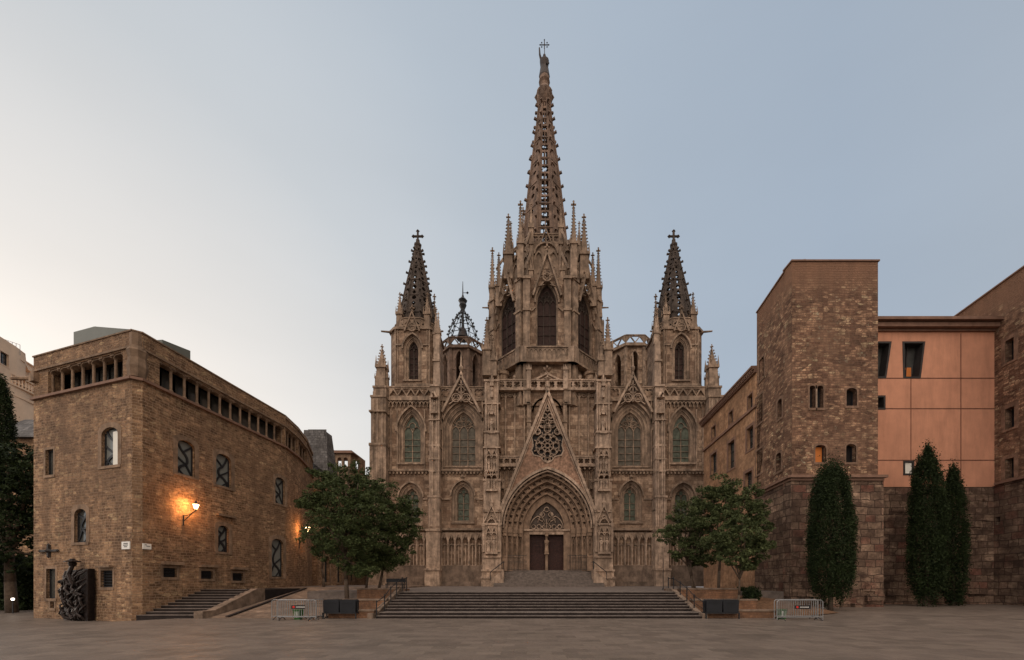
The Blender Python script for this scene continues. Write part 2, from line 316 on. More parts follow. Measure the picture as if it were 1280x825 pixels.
class MB:
    def __init__(s): s.V = []; s.F = []
    def add(s, vs, fs):
        b = len(s.V); s.V += [tuple(v) for v in vs]; s.F += [tuple(b + i for i in f) for f in fs]
    def hexa(s, q):  # q: 4 bottom CCW from above, 4 top
        s.add(q, [(3, 2, 1, 0), (4, 5, 6, 7), (0, 1, 5, 4), (1, 2, 6, 5), (2, 3, 7, 6), (3, 0, 4, 7)])
    def box(s, fr, u0, u1, v0, v1, w0, w1):
        if u0 > u1: u0, u1 = u1, u0
        if v0 > v1: v0, v1 = v1, v0
        s.hexa([fr.p(u0, v0, w1), fr.p(u1, v0, w1), fr.p(u1, v0, w0), fr.p(u0, v0, w0),
                fr.p(u0, v1, w1), fr.p(u1, v1, w1), fr.p(u1, v1, w0), fr.p(u0, v1, w0)])
    def cube(s, x0, x1, y0, y1, z0, z1):
        s.hexa([(x0, y0, z0), (x1, y0, z0), (x1, y1, z0), (x0, y1, z0), (x0, y0, z1), (x1, y0, z1), (x1, y1, z1), (x0, y1, z1)])
    def pyr(s, fr, u, w, v0, v1, h0, h1):
        c = [(-1, 1), (1, 1), (1, -1), (-1, -1)]
        s.hexa([fr.p(u + a * h0, v0, w + b * h0) for a, b in c] + [fr.p(u + a * h1, v1, w + b * h1) for a, b in c])
    def slab(s, fr, outer, holes, w0, w1, outer_side=True, back=True):
        loops = []
        for i, l in enumerate([outer] + list(holes)):
            l = [tuple(p) for p in l]
            if (area(l) > 0) != (i == 0): l = l[::-1]
            loops.append(l)
        flat = [p for l in loops for p in l]; N = len(flat)
        tris = tessellate_polygon([[Vector((x, y, 0)) for x, y in l] for l in loops])
        vs = [fr.p(x, y, w1) for x, y in flat] + [fr.p(x, y, w0) for x, y in flat]
        fs = []
        for t in tris:
            a = area([flat[i] for i in t])
            if abs(a) < 1e-9: continue
            t = tuple(t) if a > 0 else tuple(t)[::-1]
            fs.append(t)
            if back: fs.append(tuple(N + i for i in t[::-1]))
        k = 0
        for i, l in enumerate(loops):
            m = len(l)
            if i > 0 or outer_side:
                for j in range(m):
                    a, b = k + j, k + (j + 1) % m
                    fs.append((N + a, N + b, b, a))
            k += m
        s.add(vs, fs)
    def bar(s, fr, pts, wd, w0, w1, closed=False):
        pts = [Vector((p[0], p[1])) for p in pts]; n = len(pts); L = []; Rr = []
        for i in range(n):
            if closed: a, b = pts[i - 1], pts[(i + 1) % n]
            else: a, b = pts[max(0, i - 1)], pts[min(n - 1, i + 1)]
            p = pts[i]
            d1 = (p - a).normalized() if (p - a).length > 1e-9 else (b - p).normalized()
            d2 = (b - p).normalized() if (b - p).length > 1e-9 else d1
            t = (d1 + d2)
            t = t.normalized() if t.length > 1e-6 else d1
            nn = Vector((-t.y, t.x)); k = 1 / max(.5, abs(nn.dot(Vector((-d1.y, d1.x)))))
            L.append(p + nn * wd * .5 * k); Rr.append(p - nn * wd * .5 * k)
        vs = []
        for i in range(n):
            vs += [fr.p(L[i].x, L[i].y, w0), fr.p(L[i].x, L[i].y, w1), fr.p(Rr[i].x, Rr[i].y, w1), fr.p(Rr[i].x, Rr[i].y, w0)]
        fs = []
        for i in range(n if closed else n - 1):
            a, b = 4 * i, 4 * ((i + 1) % n)
            for q in range(4):
                fs.append((a + q, a + (q + 1) % 4, b + (q + 1) % 4, b + q))
        if not closed: fs += [(3, 2, 1, 0), (4 * n - 4, 4 * n - 3, 4 * n - 2, 4 * n - 1)]
        s.add(vs, fs)
    def lathe(s, x, y, prof, n=8, rot=0, sx=1, sy=1):
        vs = []; fs = []
        for r, z in prof:
            for i in range(n):
                a = rot + 2 * math.pi * i / n
                vs.append((x + sx * r * math.cos(a), y + sy * r * math.sin(a), z))
        for k in range(len(prof) - 1):
            for i in range(n):
                j = (i + 1) % n
                fs.append((k * n + i, k * n + j, (k + 1) * n + j, (k + 1) * n + i))
        fs.append(tuple(range(n))[::-1]); fs.append(tuple((len(prof) - 1) * n + i for i in range(n)))
        s.add(vs, fs)
    def tube(s, p, q, r, n=6, r2=None):
        p, q = Vector(p), Vector(q); r2 = r if r2 is None else r2
        d = (q - p).normalized(); a = d.orthogonal().normalized(); b = d.cross(a)
        vs = []
        for c, rr in ((p, r), (q, r2)):
            for i in range(n):
                t = 2 * math.pi * i / n
                vs.append(c + a * math.cos(t) * rr + b * math.sin(t) * rr)
        fs = [(i, (i + 1) % n, n + (i + 1) % n, n + i) for i in range(n)] + [tuple(range(n))[::-1], tuple(range(n, 2 * n))]
        s.add(vs, fs)
    def path(s, pts, r, n=6, r2=None):
        for i in range(len(pts) - 1):
            a = r if r2 is None else r + (r2 - r) * i / (len(pts) - 1)
            b = r if r2 is None else r + (r2 - r) * (i + 1) / (len(pts) - 1)
            s.tube(pts[i], pts[i + 1], a, n, b)
    def knob(s, p, r, h=None):
        h = h or r; x, y, z = p
        s.add([(x + r, y, z), (x, y + r, z), (x - r, y, z), (x, y - r, z), (x, y, z + h), (x, y, z - h)],
              [(0, 1, 4), (1, 2, 4), (2, 3, 4), (3, 0, 4), (1, 0, 5), (2, 1, 5), (3, 2, 5), (0, 3, 5)])
    def sphere(s, p, r, n=8, sz=1):
        k = max(3, n // 2)
        s.lathe(p[0], p[1], [(max(.001, r * math.sin(math.pi * i / k)), p[2] - r * sz * math.cos(math.pi * i / k)) for i in range(k + 1)], n)
    def finial(s, p, h):
        x, y, z = p
        s.tube((x, y, z), (x, y, z + h), h * .09, 5)
        s.tube((x - h * .3, y, z + h * .6), (x + h * .3, y, z + h * .6), h * .1, 4)
        s.tube((x, y - h * .3, z + h * .6), (x, y + h * .3, z + h * .6), h * .1, 4)
        s.knob((x, y, z + h * .2), h * .22)
        s.knob((x, y, z + h), h * .14)
    def pinnacle(s, fr, u, w, v0, v1, hw, shaft=.45, crk=5):
        H = v1 - v0; vs_ = v0 + H * shaft
        s.pyr(fr, u, w, v0, vs_, hw, hw * .92)
        s.pyr(fr, u, w, vs_ - hw * .3, vs_, hw * 1.2, hw * 1.2)
        for q in (-1, 1):
            s.slab(fr, [(u - hw, vs_), (u + hw, vs_), (u, vs_ + hw * 2.2)], [], w + q * hw * .9 - .04, w + q * hw * .9 + .04)
            s.pyr(fr, u + q * hw, w + hw, vs_, vs_ + hw * 2.4, hw * .2, .01); s.pyr(fr, u + q * hw, w - hw, vs_, vs_ + hw * 2.4, hw * .2, .01)
        top = v1 - H * .08
        s.pyr(fr, u, w, vs_, top, hw * .8, hw * .1)
        for i in range(crk):
            t = (i + .5) / crk; r = hw * (.8 - .7 * t) + hw * .14; z = vs_ + (top - vs_) * t
            for a, b in ((1, 1), (-1, 1), (1, -1), (-1, -1)):
                s.knob(fr.p(u + a * r, z, w + b * r), hw * .24)
        s.finial(fr.p(u, top - .05, w), H * .1 + .1)
    def figure(s, fr, u, w, v0, h):
        p = fr.p(u, v0, w)
        pr = [(.13, 0), (.14, .1), (.11, .35), (.12, .55), (.14, .72), (.13, .8), (.05, .84), (.045, .87), (.07, .9), (.075, .94), (.05, .99), (.01, 1.0)]
        s.lathe(p.x, p.y, [(r * h, p.z + z * h) for r, z in pr], 8, sx=1, sy=.8)
        s.tube(fr.p(u - .14 * h, v0 + .75 * h, w), fr.p(u + .03 * h, v0 + .55 * h, w + .13 * h), .04 * h, 5)
        s.tube(fr.p(u + .14 * h, v0 + .75 * h, w), fr.p(u - .03 * h, v0 + .5 * h, w + .13 * h), .04 * h, 5)
    def build(s, name, mat, parent=None, smooth=False, org=None, **props):
        if parent is not None and parent.parent is not None and parent.parent.parent is not None: parent = parent.parent   # thing > part > sub-part, no deeper
        me = bpy.data.meshes.new(name)
        off = Vector(parent.matrix_world.translation if parent is not None else (org or (0, 0, 0)))
        if parent is not None: off = wloc(parent)
        A = np.array(s.V, dtype=float)
        me.from_pydata([tuple(v) for v in (A - np.array(off))], [], s.F)
        me.materials.append(mat)
        # metres as UVs: along the face horizontally, up its slope
        nl = len(me.loops); nrm_ = np.zeros(len(me.polygons) * 3); me.polygons.foreach_get('normal', nrm_); nrm_ = nrm_.reshape(-1, 3)
        tot = np.zeros(len(me.polygons), dtype=int); me.polygons.foreach_get('loop_total', tot)
        vi = np.zeros(nl, dtype=int); me.loops.foreach_get('vertex_index', vi)
        N = np.repeat(nrm_, tot, axis=0); Pn = A[vi]
        t = np.stack([-N[:, 1], N[:, 0]], 1); ln = np.linalg.norm(t, axis=1)
        flat = np.abs(N[:, 2]) > .75
        ln[ln < 1e-6] = 1; t /= ln[:, None]
        uv = np.stack([np.where(flat, Pn[:, 0], Pn[:, 0] * t[:, 0] + Pn[:, 1] * t[:, 1]), np.where(flat, Pn[:, 1], Pn[:, 2])], 1)
        ul = me.uv_layers.new(name='UVMap'); ul.data.foreach_set('uv', uv.ravel())
        if smooth: me.polygons.foreach_set('use_smooth', [True] * len(me.polygons))
        me.update()
        o = bpy.data.objects.new(name, me); COL.objects.link(o)
        if parent is not None: o.parent = parent
        elif org: o.location = org
        for k, v in props.items(): o[k] = v
        return o

def wloc(o):
    v = Vector((0, 0, 0))
    while o is not None: v += Vector(o.location); o = o.parent
    return v

def thing(name, label, cat, loc, group=None):
    o = bpy.data.objects.new(name, None); COL.objects.link(o); o.location = loc
    o['label'] = label; o['category'] = cat
    if group: o['group'] = group
    return o

def copy_tree(o, parent=None):
    c = o.copy(); COL.objects.link(c); c.parent = parent
    for ch in list(o.children): copy_tree(ch, c)
    return c

def arch(uc, a, vs, h, d=0., n=8):
    c = (h * h - a * a) / (2 * a); Rr = a + c + d
    te = math.acos(max(-1, min(1, -c / Rr)))
    L = [(c + Rr * math.cos(t), Rr * math.sin(t)) for t in [math.pi + (te - math.pi) * i / n for i in range(n + 1)]]
    L[-1] = (0, L[-1][1])
    return [(uc + x, vs + y) for x, y in L] + [(uc - x, vs + y) for x, y in L[-2::-1]]

def lancet(uc, a, v0, vs, h, d=0., n=8):
    return [(uc - a - d, v0)] + arch(uc, a, vs, h, d, n) + [(uc + a + d, v0)]

def circ(u, v, r, n=12, ph=0): return [(u + r * math.cos(ph + 2 * math.pi * i / n), v + r * math.sin(ph + 2 * math.pi * i / n)) for i in range(n)]

def foil(u, v, r, k=4, n=5, ph=math.pi / 4):
    """quatrefoil / trefoil outline"""
    out = []; rr = r * .52; d = r * .5
    for i in range(k):
        a = ph + 2 * math.pi * i / k
        for j in range(n):
            t = a + (j / (n - 1) - .5) * math.pi * (1.25 if k == 4 else 1.4)
            out.append((u + d * math.cos(a) + rr * math.cos(t), v + d * math.sin(a) + rr * math.sin(t)))
    return out

def tracery(mb, fr, uc, a, v0, vs, h, lights, w0, w1, bw=.09, rails=0, fancy=True):
    mb.bar(fr, lancet(uc, a - bw / 2, v0, vs, h - bw / 2), bw, w0, w1 + .02)
    step = 2 * a / lights; sub = min(step * .8, h * .5)
    for i in range(1, lights): mb.bar(fr, [(uc - a + i * step, v0), (uc - a + i * step, vs)], bw, w0, w1)
    for i in range(lights):
        mb.bar(fr, arch(uc - a + (i + .5) * step, step / 2, vs, sub, n=4), bw * .8, w0, w1)
    if fancy:
        if lights <= 2:
            mb.bar(fr, circ(uc, vs + sub * .75 + a * .28, a * .38, 10), bw * .7, w0, w1, True)
        else:
            r = a * .3
            for x, y in ((-r * 1.12, sub * .95 + r * .55), (r * 1.12, sub * .95 + r * .55), (0, sub * .95 + r * 2.25)):
                mb.bar(fr, circ(uc + x, vs + y, r * .92, 10), bw * .7, w0, w1, True)
                mb.bar(fr, foil(uc + x, vs + y, r * .6), bw * .5, w0, w1 - .01, True)
            for x in (-1, 1): mb.bar(fr, [(uc + x * a * .2, vs + sub), (uc + x * a * .75, vs + h * .5)], bw * .6, w0, w1)
    for i in range(rails): 
        z = v0 + (vs - v0) * (i + 1) / (rails + 1); mb.bar(fr, [(uc - a, z), (uc + a, z)], bw * .4, w0, w1 - .03)

def gwin(parent, fr, uc, a, v0, vs, h, rings, rw, step, lights, glass, frame_mat, hood=True, rails=3, bw=.09, w=0, finial=False, tm=None):
    """gothic window with stepped reveal; returns the hole to cut in the wall"""
    o = MB(); dep = w - step * (rings + 1)
    o.slab(fr, lancet(uc, a, v0, vs, h), [], dep - .1, dep - .02)
    win = o.build('window', glass, parent)
    f = MB()
    for k in range(rings):
        wk = w - step * (k + 1) * .8
        f.slab(fr, lancet(uc, a, v0, vs, h, (rings - k) * rw) + lancet(uc, a, v0, vs, h, (rings - k - 1) * rw)[::-1], [], dep - .12, wk, back=False)
        f.bar(fr, lancet(uc, a, v0, vs, h, (rings - k) * rw - .07), .1, wk - .02, wk + .07)
    A_ = a + rings * rw
    q = [(w + .18, v0 - .28), (w + .18, v0 - .1), (dep, v0 + .25), (dep, v0 - .28)]
    vs_ = [fr.p(uc + s_ * (A_ + .05), z, ww) for s_ in (-1, 1) for ww, z in q]
    f.add(vs_, [(0, 1, 2, 3), (7, 6, 5, 4), (0, 4, 5, 1), (1, 5, 6, 2), (3, 7, 4, 0)])
    if hood:
        f.bar(fr, arch(uc, a, vs, h, rings * rw + .12), .2, w, w + .2)
    if finial: f.knob(fr.p(uc, arch(uc, a, vs, h, rings * rw)[8][1] + .45, w + .15), .3)
    f.build('window_surround', frame_mat, win)
    t = MB(); tracery(t, fr, uc, a, v0, vs, h, lights, dep - .02, dep + .1, bw, rails)
    t.build('tracery', tm or frame_mat, win)
    return lancet(uc, a, v0 + .0, vs, h, rings * rw)

def rect(u0, u1, v0, v1): return [(u0, v0), (u1, v0), (u1, v1), (u0, v1)]

GX = [(-60, -.25), (-23.5, -.22), (-20, 0), (17, 0), (20, .34), (60, .38)]
def ghz(x, y):
    v = GX[-1][1]
    if x <= GX[0][0]: v = GX[0][1]
    else:
        for (a, za), (b, zb) in zip(GX, GX[1:]):
            if a <= x <= b:
                t = (x - a) / (b - a); t = t * t * (3 - 2 * t); v = za + (zb - za) * t; break
    t = max(0, min(1, (y - 14) / 9))
    return v * t * t * (3 - 2 * t)
# ================================================================== ground, terrace, steps
def grid_ground():
    mb = MB()
    xs = [-900, -300, -120] + [-60 + 4 * i for i in range(31)] + [120, 300, 900]
    ys = [-300, -60, 0, 8] + [10 + 1.5 * i for i in range(14)] + [34, 40, 60, 120, 400, 1200]
    vs = [(x, y, ghz(x, y)) for y in ys for x in xs]; nx = len(xs)
    fs = [(j * nx + i, j * nx + i + 1, (j + 1) * nx + i + 1, (j + 1) * nx + i) for j in range(len(ys) - 1) for i in range(nx - 1)]
    mb.add(vs, fs)
    return mb.build('plaza_ground', M['pave'], kind='structure')
grid_ground()

ST0 = 22.8
SL, SR = XD(471, ST0), XD(879.5, ST0)            # central steps
TZ, TB = 1.405, 1.62                              # terrace height at the top step and by the facade
t = MB()
ys = ST0; z = 0; nr = 9
run = [.36, .36, 1.05, .36, .36, .36, .36, 1.05, .36]
run = [.42, 1.0, .36, .36, .36, .9, .36, .36, .0]
EDGE = []
for i in range(nr):
    z1 = TZ * (i + 1) / nr
    EDGE.append((ys, z1))
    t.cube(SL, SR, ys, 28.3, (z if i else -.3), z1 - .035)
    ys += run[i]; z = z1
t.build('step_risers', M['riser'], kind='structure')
t = MB()
for i, (y, z1) in enumerate(EDGE):
    y2 = EDGE[i + 1][0] if i < nr - 1 else 28.3
    t.cube(SL - .02, SR + .02, y - .04, y2 + .05 if i < nr - 1 else 28.3, z1 - .035, z1)
t.build('step_treads', M['step'], kind='structure')
YT = EDGE[-1][0] + .3
t = MB()      # terrace, rising very slightly to the church
def sheet(mb, x0, x1, y0, y1, za, zb, depth=1.8):
    mb.add([(x0, y0, za - depth), (x1, y0, za - depth), (x1, y1, zb - depth), (x0, y1, zb - depth), (x0, y0, za), (x1, y0, za), (x1, y1, zb), (x0, y1, zb)],
           [(3, 2, 1, 0), (4, 5, 6, 7), (0, 1, 5, 4), (1, 2, 6, 5), (2, 3, 7, 6), (3, 0, 4, 7)])
sheet(t, -15.5, 18.2, 28.3, 62, TZ, TB)
sheet(t, -30, -15.5, 36, 62, 1.62, 1.66)
t.build('cathedral_terrace', M['step'], kind='structure')

# ================================================================== cathedral
AX = (683.6 - CX) / 10
CB = thing('cathedral', 'brown gothic cathedral with a tall openwork central spire and two darker side towers', 'cathedral', (AX, 50, 1.6))
FC = Fr((AX, 50, 0), (1, 0, 0))
def A(px, w=0): return (683.6 - px) / 10 * (50 - w) / 50
def Z(py, w=0): return CH + (HY - py) * (50 - w) / 500
ZB = 1.5
G, CV, CP, CD = M['gothic'], M['carved'], M['carved_pale'], M['carved_dark']

def corbels(mb, fr, u0, u1, v, pitch, w, hw=.1, h=.28):
    n = max(1, int(abs(u1 - u0) / pitch))
    for i in range(n):
        u = u0 + (u1 - u0) * (i + .5) / n
        mb.box(fr, u - hw, u + hw, v - h, v, 0.0, w)

def string(mb, fr, u0, u1, v, h=.22, w=.3):
    mb.box(fr, u0, u1, v - h, v, 0.0, w); mb.box(fr, u0, u1, v - h - .12, v - h + .01, 0.0, w * .5)

def parapet(mb, fr, u0, u1, v0, v1, w0, w1, kind='foil'):
    """pierced stone parapet"""
    if u0 > u1: u0, u1 = u1, u0
    H = v1 - v0; e = .13
    n = max(1, round((u1 - u0) / (H * .95))); st = (u1 - u0) / n; holes = []
    for i in range(n):
        c = u0 + (i + .5) * st
        if kind == 'foil': holes.append(foil(c, (v0 + v1) / 2, min(st, H) * .45))
        else:
            b = .07
            holes.append([(c - st / 2 + b, v0 + e + .05), (c + st / 2 - b, v0 + e + .05), (c, v1 - e - .12)])
            if i < n - 1: holes.append([(c + b + .04, v1 - e - .02), (c + st - b - .04, v1 - e - .02), (c + st / 2, v0 + e + .2)])
    mb.slab(fr, rect(u0, u1, v0, v1), holes, w0, w1)
    mb.box(fr, u0, u1, v1, v1 + .14, w0 - .06, w1 + .08); mb.box(fr, u0, u1, v0 - .1, v0 + .06, w0, w1 + .06)

wall = MB()
holesC = []
for s in (-1, 1):
    hs_ = []; trim = MB(); low = MB()
    spec = [(514, 11, 578, 540, 517, 2, .32, 2, M['glass_green'], .09),
            (578.5, 15.5, 582, 538, 513, 3, .34, 3, M['glass_grey'], .1)]
    for (px, hpx, ysill, yspr, yap, rings, rw, lights, glass, bw) in spec:
        uc = s * A(px); a = hpx / 10; vs_ = Z(yspr); h = Z(yap) - vs_
        hs_.append(gwin(CB, FC, uc, a, Z(ysill), vs_, h, rings, rw, .22, lights, glass, CV, bw=bw, rails=4))
    for (px, hpx, ysill, yspr, yap) in [(513.5, 8.5, 655, 622, 610), (578.5, 8, 652, 620, 607.5)]:
        uc = s * A(px); a = hpx / 10; vs_ = Z(yspr); h = Z(yap) - vs_
        hs_.append(gwin(CB, FC, uc, a, Z(ysill), vs_, h, 2, .3, .25, 2, M['glass_green'], CV, bw=.1, rails=3, finial=px > 550))
    wall.slab(FC, rect(s * A(605), s * A(466), ZB, Z(489)) if s > 0 else rect(-A(466), -A(605), ZB, Z(489)), hs_, -1.3, 0)
    # side return of the nave aisles
    wall.box(FC, s * A(467), s * (A(467) - 1.2), ZB, Z(492), -30, -1.3)
    for (x0, x1) in ((486, 540), (552, 604)):
        string(trim, FC, s * A(x0), s * A(x1), Z(587), .25, .38); corbels(trim, FC, s * A(x0), s * A(x1), Z(590), .42, .28)
        trim.box(FC, s * A(x0), s * A(x1), Z(664), Z(660.5), 0, .5)
        trim.bar(FC, [(s * A(x0), Z(666) + .35), (s * A(x1), Z(666) + .35)], .2, .3, .62)
        cx = 513.5 if x0 == 486 else 578.5
        trim.box(FC, s * A(x0), s * A(cx - 15.5), Z(625), Z(623), 0, .16); trim.box(FC, s * A(cx + 15.5), s * A(x1), Z(625), Z(623), 0, .16)
        # blind arcade with gablets
        n = 6; u0, u1 = s * A(x0), s * A(x1); st = (u1 - u0) / n
        H = []
        for i in range(n):
            c = u0 + (i + .5) * st; a = abs(st) * .36
            H.append(lancet(c, a, Z(706.5), Z(676), a * 1.9, n=5))
        ar = MB()
        ar.slab(FC, rect(min(u0, u1), max(u0, u1), Z(707), Z(666)), H, 0.0, .34, back=False)
        for i in range(n):
            c = u0 + (i + .5) * st; a = abs(st) * .5
            ar.bar(FC, [(c - a, Z(677)), (c, Z(667)), (c + a, Z(677))], .1, .3, .46)
            ar.bar(FC, [(c, Z(706.5)), (c, Z(679))], .1, .02, .2); 
            for q in (-1, 1): ar.bar(FC, arch(c + q * abs(st) * .18, abs(st) * .18, Z(683), abs(st) * .3, n=3), .07, .02, .2)
            ar.knob(FC.p(c, Z(672), .4), .1, .2)
        for i in range(n + 1):
            c = u0 + i * st; p = FC.p(c, 0, .42)
            ar.lathe(p.x, p.y, [(.1, Z(707)), (.08, Z(704)), (.07, Z(680)), (.12, Z(678)), (.12, Z(676))], 6)
            ar.pyr(FC, c, .42, Z(676), Z(665), .11, .02)
        ar.build('blind_arcade', CP, CB)
        low.box(FC, u0, u1, ZB, Z(721), 0, .55); low.box(FC, u0, u1, Z(721), Z(707), 0, .38)
        low.box(FC, u0, u1, ZB, Z(727), .55, .95)
    # ---- outer bay hood mouldings and panel ribs above
    for px in (489, 497, 531, 538): trim.box(FC, s * A(px) - .07, s * A(px) + .07, Z(587), Z(512), 0, .14)
    for px in (553.5, 603): trim.box(FC, s * A(px) - .08, s * A(px) + .08, Z(587), Z(500), 0, .2)
    corb = MB()
    n = 11; u0, u1 = s * A(487), s * A(540); st = (u1 - u0) / n
    for i in range(n):
        c = u0 + (i + .5) * st
        corb.bar(FC, arch(c, abs(st) * .38, Z(506), .3, n=4), .1, 0, .32); corb.box(FC, c - abs(st) / 2 - .04, c - abs(st) / 2 + .06, Z(510), Z(503), 0, .28)
    corb.box(FC, min(u0, u1), max(u0, u1), Z(502), Z(499), 0, .4)
    corb.build('corbel_table', CV, CB)
    pr = MB(); parapet(pr, FC, s * A(487), s * A(542), Z(498), Z(486), .12, .34, 'tri'); pr.build('parapet', CV, CB)
    pr = MB(); parapet(pr, FC, s * A(550), s * A(606), Z(499), Z(485), -.1, .12, 'foil'); pr.build('parapet', CV, CB)
    trim.box(FC, s * A(550), s * A(606), Z(502), Z(499), 0, .25)
    # ---- gable over the inner window
    g_ = MB(); uc = s * A(577); ap = Z(471); w = .45
    fl, ft = abs(A(553) - A(577)), Z(517)
    inner = arch(uc, 1.55, Z(538), Z(513) - Z(538), 1.05)
    for q in (-1, 1): g_.bar(FC, [(uc + q * fl, ft), (uc, ap)], .26, 0, w + .1)
    mid = [(uc, 0)]
    g_.bar(FC, [(uc, Z(504)), (uc, ap - .6)], .12, .1, w)
    for q in (-1, 1):
        g_.bar(FC, circ(uc + q * .62, Z(499), .52, 10), .11, .1, w, True); g_.bar(FC, foil(uc + q * .62, Z(499), .36, 3, ph=math.pi / 2), .08, .1, w - .05, True)
        g_.bar(FC, [(uc + q * 1.5, Z(507)), (uc + q * .95, Z(503))], .1, .1, w)
        g_.bar(FC, [(uc + q * .1, Z(493)), (uc + q * .62, Z(489))], .1, .1, w)
    g_.bar(FC, circ(uc, Z(489.5), .42, 10), .1, .1, w, True)
    g_.bar(FC, [(uc - .3, Z(483)), (uc + .3, Z(483))], .1, .1, w)
    g_.lathe(FC.p(uc, 0, .3).x, FC.p(uc, 0, .3).y, [(.16, ap - .2), (.2, ap + .2), (.1, ap + .5), (.26, ap + .8), (.3, ap + 1.0), (.14, ap + 1.2), (.1, ap + 2.2), (.02, ap + 2.9)], 8)
    g_.build('window_gable', CP, CB)
    trim.build('string_course', CV, CB); low.build('plinth', M['plinth'], CB)
    # ---- corner pier
    b = MB()
    for (x0, x1, y0, y1, w) in ((466, 488, 733, 706, 1.5), (466.5, 486.5, 706, 560, 1.2), (467.5, 485.5, 560, 500, 1.0), (470, 486, 500, 488, .9)):
        b.box(FC, s * A(x0), s * A(x1), Z(y0) if y0 < 733 else ZB, Z(y1), -1.5, w)
        b.box(FC, s * A(x0 - .6), s * A(x1 + .6), Z(y1) - .12, Z(y1) + .12, -1.5, w + .12)
    for px in (471, 476, 482):
        b.tube(FC.p(s * A(px), Z(660), 1.22), FC.p(s * A(px), Z(504), 1.05), .14, 6)
        b.tube(FC.p(s * A(px), Z(700), 1.28), FC.p(s * A(px), Z(662), 1.28), .14, 6)
    for y in (660, 622, 560, 520): b.box(FC, s * A(466.2), s * A(486.8), Z(y), Z(y - 2), -1.2, 1.35)
    b.pinnacle(FC, s * A(478), .1, Z(489), Z(433), .55, .5, 6)
    for q in (-1, 1): b.pinnacle(FC, s * A(478) + q * .62, .1, Z(489), Z(458), .22, .5, 4)
    b.build('corner_pier', CV, CB)
    # ---- buttress between the bays
    b = MB()
    for (x0, x1, y0, y1, w) in ((535, 553, 733, 712, 1.7), (536, 552.5, 712, 664, 1.35), (538, 552, 664, 623, 1.15), (539, 551.5, 623, 560, 1.0), (540, 551, 560, 486, .85)):
        b.box(FC, s * A(x0), s * A(x1), Z(y0) if y0 < 733 else ZB, Z(y1), -.5, w)
        b.box(FC, s * A(x0 - .7), s * A(x1 + .7), Z(y1) - .15, Z(y1) + .1, -.5, w + .14)
    for i, px in enumerate((540.5, 543, 548, 550.5)):
        b.tube(FC.p(s * A(px), Z(660), 1.18), FC.p(s * A(px), Z(500), .95), .13, 6)
    for y in (690, 640, 593, 578, 530): b.box(FC, s * A(538.5), s * A(552), Z(y), Z(y - 1.6), 0, 1.22)
    b.figure(FC, s * A(545.5), 1.0, Z(520), 1.5)
    b.box(FC, s * A(541), s * A(550), Z(522), Z(520), 0, 1.4); b.pyr(FC, s * A(545.5), 1.0, Z(503), Z(494), .45, .05)
    b.tube(FC.p(s * A(545.5), Z(502), .9), FC.p(s * A(545.5), Z(500), 2.1), .16, 6, .1)
    b.pyr(FC, s * A(547), .2, Z(488), Z(430), .42, .34)
    b.box(FC, s * A(542), s * A(551), Z(455), Z(453), -.3, .7)
    b.pinnacle(FC, s * A(548), .1, Z(432), Z(392), .3, .35, 5)
    b.pinnacle(FC, s * A(543.5), -.7, Z(432), Z(381), .3, .35, 5)
    b.build('buttress', CP, CB)
    # ---- great statue pier beside the portal
    b = MB(); nic = MB()
    for (x0, x1, y0, y1, w) in ((600, 628, 733, 722, 3.0), (601, 627, 722, 713, 2.3), (602, 625.5, 713, 655, 2.0), (603.5, 624.5, 655, 600, 1.8), (604.5, 622.5, 600, 540, 1.6), (605, 622, 540, 476, 1.4)):
        b.box(FC, s * A(x0, w), s * A(x1, w), Z(y0) if y0 < 733 else ZB, Z(y1, w), -1, w)
        b.box(FC, s * A(x0 - .8, w), s * A(x1 + .8, w), Z(y1, w) - .12, Z(y1, w) + .12, -1, w + .16)
    for y, w in ((697, 2.2), (640, 1.95), (560, 1.8), (505, 1.55)):
        b.box(FC, s * A(603, w), s * A(624.5, w), Z(y, w), Z(y - 1.8, w), 0, w)
    uc = s * A(613.5, 1.9)
    def niche(z0, z1, w, n=2, gab=True):
        wd = 1.3
        nic.box(FC, uc - .75, uc + .75, z0 - .25, z0, w - .2, w + .42)
        for q in (-1, 0, 1):
            nic.tube(FC.p(uc + q * .66, z0, w + .22), FC.p(uc + q * .66, z1, w + .22), .065, 6)
        for q in (-1, 1):
            c = uc + q * .33
            nic.figure(FC, c, w + .2, z0, (z1 - z0) * .8)
            nic.bar(FC, arch(c, .3, z1 - .15, .4, n=4), .09, w, w + .34)
            if gab: nic.bar(FC, [(c - .36, z1), (c, z1 + .85), (c + .36, z1)], .09, w, w + .34)
        nic.box(FC, uc - .74, uc + .74, z1 + .1, z1 + .22, w - .1, w + .3)
    niche(Z(690, 2), Z(668, 2), 2.0); niche(Z(612, 1.8), Z(596, 1.8), 1.8); niche(Z(588, 1.6), Z(572, 1.6), 1.6)
    # tall gabled canopy
    nic.bar(FC, [(uc - .85, Z(652, 2)), (uc, Z(632, 2)), (uc + .85, Z(652, 2))], .14, 1.8, 2.15)
    nic.bar(FC, arch(uc, .6, Z(657, 2), .9, n=5), .12, 1.9, 2.2); nic.bar(FC, circ(uc, Z(647, 2), .22, 8), .08, 1.9, 2.15, True)
    nic.pinnacle(FC, uc, 2.0, Z(634, 2), Z(615, 2), .16, .3, 4)
    for q in (-1, 1): nic.pinnacle(FC, uc + q * .95, 2.02, Z(690, 2), Z(636, 2), .15, .6, 4)
